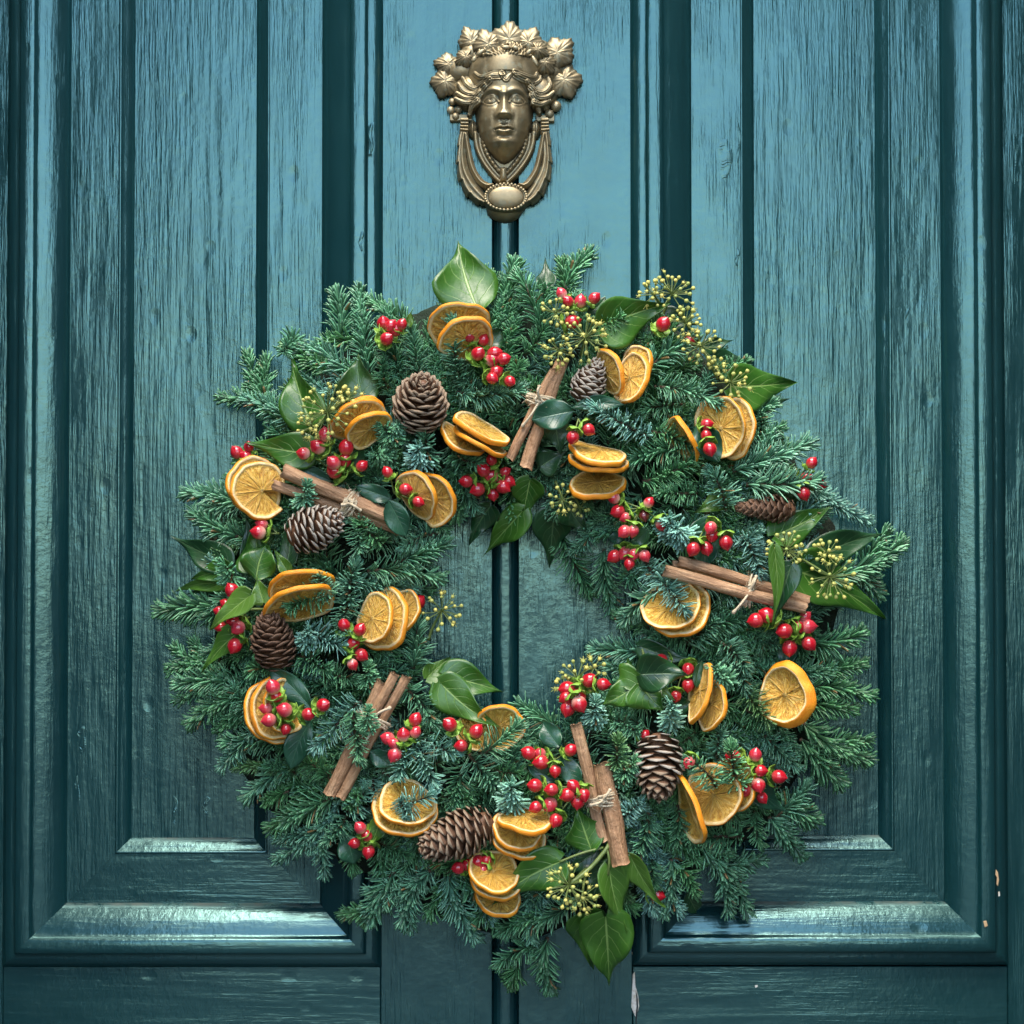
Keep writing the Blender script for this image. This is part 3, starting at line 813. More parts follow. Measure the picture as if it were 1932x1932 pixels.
# ------------------------------------------------------------------ leaves
W_IVY = ([0, .035, .09, .16, .25, .36, .5, .65, .8, .92, 1], [.14, .58, .87, .99, 1, .88, .64, .40, .20, .07, .0])
W_OVAL = ([0, .06, .2, .4, .6, .8, .92, 1], [.06, .35, .78, 1, .96, .68, .34, .0])
W_LOBE = ([0, .04, .1, .18, .26, .36, .48, .62, .78, .9, 1], [.15, .55, .88, 1.0, .84, .58, .50, .45, .28, .12, .0])
W_DIA = ([0, .06, .15, .28, .38, .46, .58, .72, .86, .95, 1], [.08, .38, .66, .92, 1, .96, .62, .34, .15, .06, .0])
def leaf_mesh(kind, L, W, fold, curl, wave, seed, m):
    r = random.Random(seed)
    prof = {'i': W_IVY, 'o': W_OVAL, 'l': W_LOBE, 'd': W_DIA}[kind]
    NU, NV = 22, 12
    V, F, UV = [], [], []
    ph, asym = r.uniform(0, 6), r.uniform(-.10, .10)
    bow = r.uniform(-.06, .06)
    for i in range(NU + 1):
        u = i / NU
        w = float(np.interp(u, *prof)) * W / 2
        for j in range(NV + 1):
            v = 2 * j / NV - 1
            back = 0
            if kind in 'il': back = -.10 * L * abs(v) ** 1.5 * math.exp(-(u / .16) ** 2)
            if kind == 'l': back += .05 * L * abs(v) * math.exp(-((u - .2) / .1) ** 2)
            x = u * L + back
            y = w * v * (1 + asym * (1 if v > 0 else -1)) + bow * L * math.sin(math.pi * u)
            z = fold * w * abs(v) ** 1.25 + curl * L * (u * u) + wave * W * .10 * math.sin(u * 8 + ph + (1.3 if v > 0 else 0)) * abs(v) ** 2 - .010 * L * math.exp(-(v / .12) ** 2)
            V.append((x, y, z)); UV.append((u, (v + 1) / 2))
    n = len(V)
    th = .00045
    V += [(x, y, z - th) for x, y, z in V]; UV += UV
    def id(i, j): return i * (NV + 1) + j
    for i in range(NU):
        for j in range(NV):
            q = (id(i, j), id(i + 1, j), id(i + 1, j + 1), id(i, j + 1))
            F.append(q); F.append(tuple(a + n for a in q[::-1]))
    for i in range(NU):
        F.append((id(i, 0), id(i, 0) + n, id(i + 1, 0) + n, id(i + 1, 0)))
        F.append((id(i + 1, NV), id(i + 1, NV) + n, id(i, NV) + n, id(i, NV)))
    return mesh('leaf', V, F, [m], True, uv=UV)
LEAFN = [0]
def leaf(parent, fr, bx, by, tx, ty, w, kind='i', m=None, off=.012, tip=0.0, roll=0.0, fold=.22, curl=None, pale=0.0, name='leaf'):
    """base pixel, tip pixel, width (same drawing), lift off the wreath surface, extra lift of the tip"""
    LEAFN[0] += 1
    sc = FR[fr][2]
    x0, y0 = C(fr, bx, by); x1, y1 = C(fr, tx, ty)
    d0 = max(.012, surf(x0, y0) + off); d1 = max(.010, surf(x1, y1) + off + tip)
    A, B = P(x0, y0, d0), P(x1, y1, d1)
    v = B - A
    rr = random.Random(LEAFN[0])
    cu = rr.uniform(-.10, .06) if curl is None else curl
    me = leaf_mesh(kind, v.length, w * sc * PX, fold, cu, rr.uniform(.8, 1.9), LEAFN[0], m or M_IVY)
    o = link(name, me, frame_from(A, v - VIEW * (cu * v.length * .6), VIEW, roll), parent)
    o.color = (pale, 0, 0, 1)
    return o

# ------------------------------------------------------------------ dried orange slices
def slice_mesh(R, th, seed, bend, cone, gap, gapdir=0.0, taper=0.0):
    r = random.Random(seed)
    NA = 56
    a0 = r.uniform(0, 6) if gap < 1e-3 else gapdir
    def warp(x, y, z):
        q = math.atan2(y, x)
        rr = math.hypot(x, y) / R
        z += bend * R * ((x * math.cos(a0) + y * math.sin(a0)) / R) ** 2 - cone * R * rr * rr + .035 * R * rr * rr * math.sin(3 * q + a0) + .010 * R * rr ** 3 * math.sin(7 * q)
        return (x, y, z)
    ell = r.uniform(.94, 1.0)
    def outline(a): return R * (1 + .035 * math.sin(3 * a + a0) + .022 * math.sin(5 * a + 2 * a0) + .010 * math.sin(11 * a)) 
    sp = 2 * math.pi - gap
    close = gap < 1e-3
    n_ang = NA if close else NA + 1
    angs = [a0 + gap / 2 + sp * i / NA for i in range(n_ang)]
    prof = [(.87, th * .34, 1), (.885, th * .45, 1), (.935, th * .48, 1), (.962, th * .47, .45), (.985, th * .38, 0), (1.0, th * .12, 0), (1.0, -th * .15, 0), (.985, -th * .38, 0), (.96, -th * .47, .45), (.935, -th * .48, 1), (.885, -th * .45, 1), (.87, -th * .34, 1)]
    V, F, PI = [], [], []
    for (f, z, p) in prof:
        for a in angs:
            q = outline(a) * f * (1 - taper * (z / th + .5))
            V.append(warp(q * math.cos(a), q * math.sin(a) * ell, z)); PI.append(p)
    for j in range(len(prof) - 1):
        for i in range(n_ang if close else n_ang - 1):
            i2 = (i + 1) % n_ang
            F.append((j * n_ang + i, (j + 1) * n_ang + i, (j + 1) * n_ang + i2, j * n_ang + i2))
    if not close:
        for i in (0, n_ang - 1):
            F.append(tuple(j * n_ang + i for j in range(len(prof))))
    rind = mesh('orange_rind', V, F, [M_RIND], True, attrs={'pith': PI})
    # pulp: radial grid with raised membranes between the segments
    nseg = r.choice((9, 10, 10, 11))
    V, F, ME, RA, UV = [], [], [], [], []
    rings = [0, .05, .1, .18, .28, .40, .52, .66, .79, .885]
    nA = nseg * 8
    cuts = [r.uniform(.72, 1.28) for _ in range(nseg)]
    tot = sum(cuts); cum = [0]
    for c_ in cuts: cum.append(cum[-1] + c_ / tot)
    angs2 = []
    for i in range(nA + (0 if close else 1)):
        s_, k_ = divmod(i, 8)
        angs2.append(a0 + gap / 2 + sp * (cum[s_] + ((cum[s_ + 1] - cum[s_]) * k_ / 8 if k_ else 0)))
    strong = [r.choice((1.0, .8, .5, .25)) for _ in range(nseg + 1)]
    ccx, ccy = r.uniform(-.06, .06) * R, r.uniform(-.06, .06) * R
    for sgn in (1, -1):
        o = len(V)
        for f in rings:
            for i, a in enumerate(angs2):
                k = i % 8
                m = strong[i // 8] * (1 - .4 * f) if k == 0 else 0.0
                if f < .07: m = .9
                if f > .86: m = max(m, .8)
                dip = -.05 * th * 4 * (1 - m) * math.sin(math.pi * min(1, f / .89)) + r.uniform(-.03, .03) * th * (1 - m)
                q = outline(a) * f * (1 - taper * (.5 + .3 * sgn))
                V.append(warp(q * math.cos(a) + ccx * (1 - f / .885) + r.uniform(-.012, .012) * R * (0 < f < .85), q * math.sin(a) * ell + ccy * (1 - f / .885), sgn * (th * .30 + dip))); ME.append(m); RA.append(f); UV.append((i / 8 * 1.0, f))
        na = len(angs2)
        for j in range(len(rings) - 1):
            for i in range(na if close else na - 1):
                i2 = (i + 1) % na
                q = (o + j * na + i, o + (j + 1) * na + i, o + (j + 1) * na + i2, o + j * na + i2)
                F.append(q if sgn > 0 else q[::-1])
    pulp = mesh('orange_pulp', V, F, [M_PULP], True, attrs={'mem': ME, 'rad': RA}, uv=UV)
    return rind, pulp
SL = [0]
def orange(parent, fr, cx, cy, a, ratio, dirn, off=.030, bend=.22, cone=.10, gap=0.0, th=.0054, gapdir=270, taper=None):
    """centre, half width of the long axis, foreshortening, compass direction the face leans to"""
    SL[0] += 1
    sc = FR[fr][2]
    x, y = C(fr, cx, cy)
    d = surf(x, y) + off
    c = P(x, y, d)
    t = math.acos(max(.05, min(1, ratio)))
    q = math.radians(dirn)
    n = Vector((math.sin(t) * math.cos(q), -math.cos(t), math.sin(t) * math.sin(q)))
    xa = Vector((math.cos(q), 0, math.sin(q)))
    M = frame_from(c, xa - n * xa.dot(n), n, 0)
    rr = random.Random(SL[0] * 7)
    rind, pulp = slice_mesh(a * sc * PX * (DIST - d) / DIST, th * rr.uniform(.9, 1.1), SL[0], bend * rr.uniform(-1, 1), cone * rr.uniform(-.6, 1), gap, math.radians(gapdir - dirn), rr.uniform(-.07, .03) if taper is None else taper)
    M = M @ Matrix.Rotation(rr.uniform(0, 6.28) if gap == 0 else 0, 4, 'Z')
    o = link('orange_slice', rind, M, parent)
    link('pulp', pulp, M, o)
    return o

# ------------------------------------------------------------------ pine cones
def scale_mesh(tipm, seed):
    """one woody scale, 1 long, root at 0, tip along +x, upper side +z"""
    r = random.Random(seed)
    st = [(0, .20, .05), (.35, .30, .06), (.62, .44, .07), (.80, .54, .10), (.93, .50, .14), (1.0, .30, .09)]
    V, F, FM = [], [], []
    for (x, w, h) in st:
        up = .10 * x * x
        for (v, zz) in ((-1, 0), (-.6, .7), (0, 1.0), (.6, .7), (1, 0), (.6, -.75), (0, -1.0), (-.6, -.75)):
            V.append((x - .10 * abs(v) ** 2 * (x > .9), v * w, up + zz * h * .5))
    for j in range(len(st) - 1):
        for k in range(8):
            k2 = (k + 1) % 8
            F.append((j * 8 + k, j * 8 + k2, j * 8 + 8 + k2, j * 8 + 8 + k)); FM.append(1 if j >= 4 else 0)
    o = len(V); V.append((1.06, 0, .12))
    for k in range(8):
        F.append((40 + k, 40 + (k + 1) % 8, o)); FM.append(1)
    return mesh('scale', V, F, [M_SCALE, tipm], True, fmat=FM)
SC_M = {k: scale_mesh(m, 1) for k, m in (('n', M_APO), ('g', M_APOG), ('d', M_APOD))}
def cone(fr, cx, cy, Lz, Dz, ang, toward, label, n=88, tone='n', openn=1.0, off=.034):
    sc = FR[fr][2] * PX
    L, R = Lz * sc, Dz * sc / 2
    x, y = C(fr, cx, cy)
    d = surf(x, y) + off
    q, tw = math.radians(ang), math.radians(toward)
    ax = Vector((math.cos(q) * math.cos(tw), -math.sin(tw), math.sin(q) * math.cos(tw)))
    ctr = P(x, y, d)
    M = frame_from(ctr - ax * (L / 2), ax, Vector((.3, -.5, .8)))
    root = thing('pine_cone', ctr - ax * (L / 2), label, 'pine cone', 'pine cones on the wreath')
    rr = random.Random(int(cx * 3 + cy))
    core = [(L * f, R * w) for f, w in ((0, .30), (.06, .46), (.25, .5), (.5, .44), (.75, .28), (.93, .10))]
    cv, cf = tube([(p[0], 0, 0) for p in core], [p[1] for p in core], 12)
    link('core', mesh('core', cv, cf, [M_SCALE]), M, root)
    for i in range(n):
        f = (i + .5) / n
        t = f ** .92
        th = i * 2.399963
        prof = math.sin(math.pi * min(1, (t * .86 + .17))) ** .62 if t < .999 else .1
        rad = R * max(.16, prof)
        el = math.radians((8 if openn > .5 else 34) + (62 if openn > .5 else 44) * t ** 1.15 + rr.uniform(-5, 5))
        roots = R * .30 * max(.12, 1 - t)
        ln = max(.20 * R, (rad - roots) / max(.34, math.cos(el)) * 1.0)
        ln = min(ln, R * .95)
        w = R * (.34 + .46 * math.sin(math.pi * min(1, t + .12)) * 1.0) * (1.0 if t < .8 else .8)
        x0 = L * (.02 + .86 * t) - (ln * math.sin(el)) * .45
        Ms = Matrix.Translation((x0, 0, 0)) @ Matrix.Rotation(th, 4, 'X') @ Matrix.Translation((0, 0, roots))
        # scale points outwards (+z here) and leans to the tip (+x)
        xs_ = Vector((math.sin(el), 0, math.cos(el)))
        ns_ = Vector((math.cos(el), 0, -math.sin(el)))
        Fm = Matrix((xs_, ns_.cross(xs_), ns_)).transposed().to_4x4()
        tn = tone
        if tone == 'm': tn = 'g' if t < .55 else 'n'
        link('scale', SC_M[tn], M @ Ms @ Fm @ Matrix.Diagonal((ln, w * .98, ln * .9, 1)), root)
    return root

# ------------------------------------------------------------------ cinnamon
def stick_mesh(L, R, seed, rough=1.0):
    r = random.Random(seed)
    NT, NL = 46, 30
    turns = r.uniform(1.9, 2.2) * 2 * math.pi
    ph = [r.uniform(0, 6) for _ in range(6)]
    V, F = [], []
    sec = []
    for i in range(NT + 1):
        f = i / NT
        sec.append((f * turns, R * (.45 + .55 * min(1, f * 2.1) ** .7)))
    th = .13 * R
    e0, e1 = r.uniform(-.012, .012), r.uniform(-.012, .012)
    for k in range(NL + 1):
        z = k / NL
        for side in (0, 1):
            for (a, q) in sec:
                w = 1 + rough * (.05 * math.sin(3 * a + 7 * z + ph[0]) + .04 * math.sin(11 * z + ph[1] + a) + .02 * math.sin(29 * z + 5 * a + ph[2]))
                rad = (q - (th if side else 0)) * w
                zz = z * L + (L * .006 * math.sin(4 * a + ph[3]) if k in (0, NL) else 0) + (e0 * L * (1 - z) + e1 * L * z) * math.sin(a)
                V.append((zz, rad * math.cos(a + ph[4]) + .012 * L * math.sin(z * 3 + ph[5]), rad * math.sin(a + ph[4])))
    m = NT + 1
    row = 2 * m
    for k in range(NL):
        for i in range(NT):
            a = k * row + i
            F.append((a, a + 1, a + row + 1, a + row))
            c = a + m
            F.append((c + row, c + row + 1, c + 1, c))
        for i in (0, NT):
            a = k * row + i
            F.append((a, a + m, a + m + row, a + row))
    for k in (0, NL):
        for i in range(NT):
            a = k * row + i
            F.append((a, a + m, a + m + 1, a + 1) if k else (a, a + 1, a + m + 1, a + m))
    return mesh('cinnamon_stick', V, F, [M_CINN])
CN = [0]
def cinnamon(fr, sticks, tie, label, tie_r=1.0, tails=(), off=.026, turns=5):
    """sticks: (x0, y0, x1, y1, half width, extra lift); tie: centre x, y and half spread across the bundle"""
    sc = FR[fr][2]
    root = None
    axes = []
    for (x0, y0, x1, y1, hw, lift) in sticks:
        CN[0] += 1
        a, c = C(fr, x0, y0), C(fr, x1, y1)
        mid = ((a[0] + c[0]) / 2, (a[1] + c[1]) / 2)
        d = surf(*mid) + off + lift
        da = d - .004; dc = d - .004
        A, B = P(*a, da), P(*c, dc)
        if root is None:
            root = thing('cinnamon_bundle', A.lerp(B, .5), label, 'cinnamon', 'cinnamon bundles on the wreath')
        R = hw * sc * PX
        link('cinnamon_stick', stick_mesh((B - A).length, R, CN[0], 1.0 if hw < 45 else 1.4), frame_from(A, B - A, VIEW), root)
        axes.append((A, B, R, d))
    tx, ty, half = tie
    x, y = C(fr, tx, ty)
    dm = sum(a[3] for a in axes) / len(axes)
    ctr = P(x, y, dm - .003)
    ax = sum(((a[1] - a[0]).normalized() for a in axes), Vector()).normalized()
    sd = ax.cross(VIEW).normalized()
    rad_s, rad_n = half * sc * PX, max(a[2] for a in axes) + .0022
    r = random.Random(CN[0])
    parts = []
    for k in range(turns):
        o = (k - (turns - 1) / 2) * .0021
        sk = r.uniform(-.0025, .0025)
        pts = []
        for i in range(29):
            q = 2 * math.pi * i / 28
            w = 1 + .05 * math.sin(3 * q + k)
            pts.append(ctr + ax * (o + sk * math.cos(q) + .0012 * math.sin(2 * q + k)) + sd * (rad_s * w * math.cos(q)) + VIEW * (rad_n * w * math.sin(q)))
        parts.append(tube(pts, .00115 * tie_r, 6))
    kn = ctr + VIEW * (rad_n + .001)
    for k in range(3):
        pts = [kn + Vector((r.uniform(-1, 1), r.uniform(-.4, .4), r.uniform(-1, 1))) * .005 for _ in range(4)]
        parts.append(tube(spline(pts, 12), .00125 * tie_r, 6))
    for (ex, ey, lf) in tails:
        e = C(fr, ex, ey)
        E = P(*e, dm + rad_n * .8 + lf)
        mid = kn.lerp(E, .5) + VIEW * .004 + sd * r.uniform(-.004, .004)
        parts.append(tube(spline([kn, mid, E], 14), [.0013 * tie_r] * 12 + [.0016, .0022, .0012], 6))
    for k in range(60):
        q = r.uniform(.1, 3.0)
        s = ctr + ax * r.uniform(-.006, .006) + sd * (rad_s * math.cos(q)) + VIEW * (rad_n * math.sin(q))
        dv = Vector((r.uniform(-1, 1), r.uniform(-1, .2), r.uniform(-1, 1))).normalized()
        dv2 = (dv + Vector((r.uniform(-1, 1), r.uniform(-1, .2), r.uniform(-1, 1))) * .6).normalized()
        ln = r.uniform(.004, .011)
        parts.append(tube([s, s + dv * ln * .5, s + dv * ln * .5 + dv2 * ln * .5], .00016, 3, False))
    V, F = join(parts)
    link('twine', mesh('twine', V, F, [M_JUTE]), I4, root)
    return root

# ------------------------------------------------------------------ berries
def berry_meshes(seed):
    r = random.Random(seed)
    prof = [(0, .30), (.05, .55), (.15, .80), (.30, .96), (.45, 1.0), (.60, .95), (.74, .78), (.86, .50), (.94, .26), (.975, .12), (1.015, .045), (1.04, .015)]
    NA = 20
    V, F, AX, ST = [], [], [], []
    for (x, w) in prof:
        for k in range(NA):
            a = 2 * math.pi * k / NA
            g = 1 - .035 * math.exp(-(math.sin(1.5 * a) / .22) ** 2) * math.sin(math.pi * min(1, x))
            V.append(((x - .0) * 2.25, w * g * math.cos(a), w * g * math.sin(a))); AX.append(x); ST.append(1.0 if k % 5 == 0 else 0.0)
    for j in range(len(prof) - 1):
        for k in range(NA):
            k2 = (k + 1) % NA
            F.append((j * NA + k, j * NA + k2, j * NA + NA + k2, j * NA + NA + k))
    F.append(tuple(range(NA))[::-1])
    be = mesh('berry', V, F, [M_BERRY], True, attrs={'axis': AX, 'streak': ST})
    V, F = [], []
    for s in range(5):
        a = 2 * math.pi * s / 5 + r.uniform(-.15, .15)
        o = len(V)
        lf = r.uniform(.85, 1.15)
        for i in range(6):
            f = i / 5
            w = .66 * math.sin(math.pi * min(.97, f * .85 + .12)) ** .8
            rad, x = .12 + 1.15 * f * lf, -.08 + .30 * f * f - .28 * math.sin(f * 3.1)
            for v in (-1, 0, 1):
                yy, zz = rad, w * v
                V.append((x - .10 * (1 - abs(v)), yy * math.cos(a) - zz * math.sin(a), yy * math.sin(a) + zz * math.cos(a)))
        n = 18
        V += [(p[0] - .07, p[1], p[2]) for p in V[o:o + n]]
        for i in range(5):
            for j in range(2):
                q = (o + i * 3 + j, o + i * 3 + j + 1, o + i * 3 + j + 4, o + i * 3 + j + 3)
                F.append(q); F.append(tuple(t + n for t in q[::-1]))
        for i in range(5):
            F.append((o + i * 3, o + i * 3 + 3, o + i * 3 + 3 + n, o + i * 3 + n)); F.append((o + i * 3 + 2, o + i * 3 + 2 + n, o + i * 3 + 5 + n, o + i * 3 + 5))
    ca = mesh('calyx', V, F, [M_CALYX])
    return be, ca
BM = [berry_meshes(k) for k in range(4)]
def berry_sprig(fr, stem, pts, label, off=.034, size=1.0, lead=1.0, tone=None):
    """stem: where the stalk comes out of the wreath; pts: berry centres (x, y[, tone]); tone p pale base, k pink, x withered"""
    sc = FR[fr][2]
    sx, sy = C(fr, *stem)
    S0 = P(sx, sy, max(.012, surf(sx, sy) + off - .022))
    root = thing('berry_sprig', S0, label, 'berries', 'red berry sprigs on the wreath')
    r = random.Random(int(stem[0] * 13 + stem[1]))
    st = []
    hub = S0 + VIEW * .008
    st.append(tube([S0 - VIEW * .012, S0, hub], [.0013, .0012, .001], 5))
    for p in pts:
        x, y = C(fr, p[0], p[1])
        tn = p[2] if len(p) > 2 else (tone or r.choice('rrrpkk'))
        d = max(.014, surf(x, y) + off + r.uniform(-.004, .005))
        c = P(x, y, d)
        dv = c - hub
        dv.y = 0
        dv = dv.normalized() if dv.length > 1e-4 else Vector((0, 0, 1))
        axv = (dv * lead + VIEW * r.uniform(.15, .6) + Vector((r.uniform(-.35, .35), 0, r.uniform(-.35, .35)))).normalized()
        R = .0065 * size * r.uniform(.78, 1.14) * (.8 if tn == 'x' else 1)
        base = c - axv * (R * 1.05)
        M = frame_from(base, axv, Vector((r.uniform(-1, 1), -.3, r.uniform(-1, 1)))) @ Matrix.Diagonal((R, R, R, 1))
        be, ca = BM[r.randrange(4)]
        o = link('berry', be, M, root)
        o.color = {'r': (.10, 0, 0, 1), 'p': (1.0, .15, 0, 1), 'k': (.45, .75, 0, 1), 'x': (0, 0, .85, 1), 'w': (1.3, 1.0, 0, 1)}[tn]
        link('calyx', ca, M @ Matrix.Diagonal((1.2, 1.25, 1.25, 1)), o)
        mid = hub.lerp(base, .55) - VIEW * .004
        st.append(tube(spline([hub, mid, base], 6), .00085, 5))
    V, F = join(st)
    link('stem', mesh('stem', V, F, [M_STEM]), I4, root)
    return root

# ------------------------------------------------------------------ ivy flower heads
UN = [0]
def umbel(parent, fr, cx, cy, rad, off=.040, lean=(0, 0), n=22, stalk=None, dens=1.0):
    UN[0] += 1
    sc = FR[fr][2]
    r = random.Random(UN[0] * 3)
    x, y = C(fr, cx, cy)
    d = max(.02, surf(x, y) + off)
    c = P(x, y, d)
    R = rad * sc * PX
    main = (VIEW * .55 + Vector((lean[0], 0, lean[1]))).normalized()
    spokes, buds = [], []
    for i in range(n):
        zf = 1 - (i + .5) / n * 1.25
        a = i * 2.39996 + r.uniform(-.2, .2)
        s = math.sqrt(max(0, 1 - zf * zf))
        o1 = main.orthogonal().normalized(); o2 = main.cross(o1)
        dv = (main * zf + (o1 * math.cos(a) + o2 * math.sin(a)) * s).normalized()
        ln = R * r.uniform(.78, 1.08)
        e = c + dv * ln
        if e.y > -.004: continue
        spokes.append(tube([c, c + dv * ln * .5 + Vector((0, 0, r.uniform(-.001, .001))), e], [.00055, .00050, .00065], 4, False))
        br = .0020 * r.uniform(.8, 1.2)
        pts = [e - dv * br * .9, e - dv * br * .3, e + dv * br * .35, e + dv * br * .75, e + dv * br * 1.15]
        buds.append(tube(pts, [br * .35, br * .8, br * 1.0, br * .82, br * .2], 7))
        if r.random() < .25:
            for k in range(5):
                q = e + dv * br * .6
                oo = (o1 * math.cos(k * 1.26) + o2 * math.sin(k * 1.26))
                buds.append(tube([q, q + oo * br * 1.5 + dv * br * .6], [br * .22, br * .12], 3, False))
    if stalk:
        q = C(fr, *stalk)
        e = P(*q, max(.012, surf(*q) + .004))
        spokes.append(tube(spline([c, c.lerp(e, .5) - main * .004, e], 8), [.0011 + .0006 * i / 8 for i in range(9)], 6))
    V, F = join(spokes)
    o = link('flower_head', mesh('flower_head', V, F, [M_STEM]), I4, parent)
    V, F = join(buds)
    link('flower_buds', mesh('flower_buds', V, F, [M_BUD]), I4, o, kind='stuff')
    return o
def stalk(parent, fr, pts, r0=.0013, off=.014):
    q = []
    for p in pts:
        x, y = C(fr, p[0], p[1])
        q.append(P(x, y, max(.01, surf(x, y) + off + (p[2] if len(p) > 2 else 0))))
    V, F = tube(spline(q, 14), r0, 6)
    return link('stalk', mesh('stalk', V, F, [M_STEM]), I4, parent)
# ------------------------------------------------------------------ the wreath, clockwise and piece by piece
# under-layer of fir
for i in range(150):
    a = 2 * math.pi * (i * .6180339 % 1.0)
    ro = RND.uniform(300, 430)
    sw = RND.uniform(-.75, .75)
    ln = RND.uniform(110, 190)
    bx, by = RCX + ro * math.cos(a), RCY - ro * math.sin(a)
    ex, ey = bx + ln * math.cos(a + sw), by - ln * math.sin(a + sw)
    rt = math.hypot(ex - RCX, ey - RCY)
    if rt > 600:
        k = 600 / rt; ex, ey = RCX + (ex - RCX) * k, RCY + (ey - RCY) * k
    sprig(bx, by, ex, ey, RND.choice('ddddgb'), surf(bx, by) - .018, surf(ex, ey) - .012, RND.uniform(-.5, .5))  # mostly the darker tone, painting shade into the gaps between sprigs
for i in range(48):
    a = 2 * math.pi * i / 48 + RND.uniform(-.06, .06)
    ro, rt = RND.uniform(310, 350), RND.uniform(185, 228)
    sw = RND.uniform(-.28, .28)
    bx, by = RCX + ro * math.cos(a), RCY - ro * math.sin(a)
    ex, ey = RCX + rt * math.cos(a + sw), RCY - rt * math.sin(a + sw)
    sprig(bx, by, ex, ey, RND.choice('ggdg'), surf(bx, by) - .012, max(.02, surf(ex, ey) - .005), RND.uniform(-.5, .5))
for i in range(74):
    a = 2 * math.pi * i / 74 + RND.uniform(-.05, .05)
    ro = RND.uniform(430, 500)
    sw = RND.uniform(-.2, .2)
    bx, by = RCX + ro * math.cos(a), RCY - ro * math.sin(a)
    rt = RND.uniform(575, 625)
    ex, ey = RCX + rt * math.cos(a + sw), RCY - rt * math.sin(a + sw)
    sprig(bx, by, ex, ey, RND.choice('ggdgyb'), surf(bx, by) - .012, max(.018, surf(ex, ey) - .004), RND.uniform(-.5, .5))
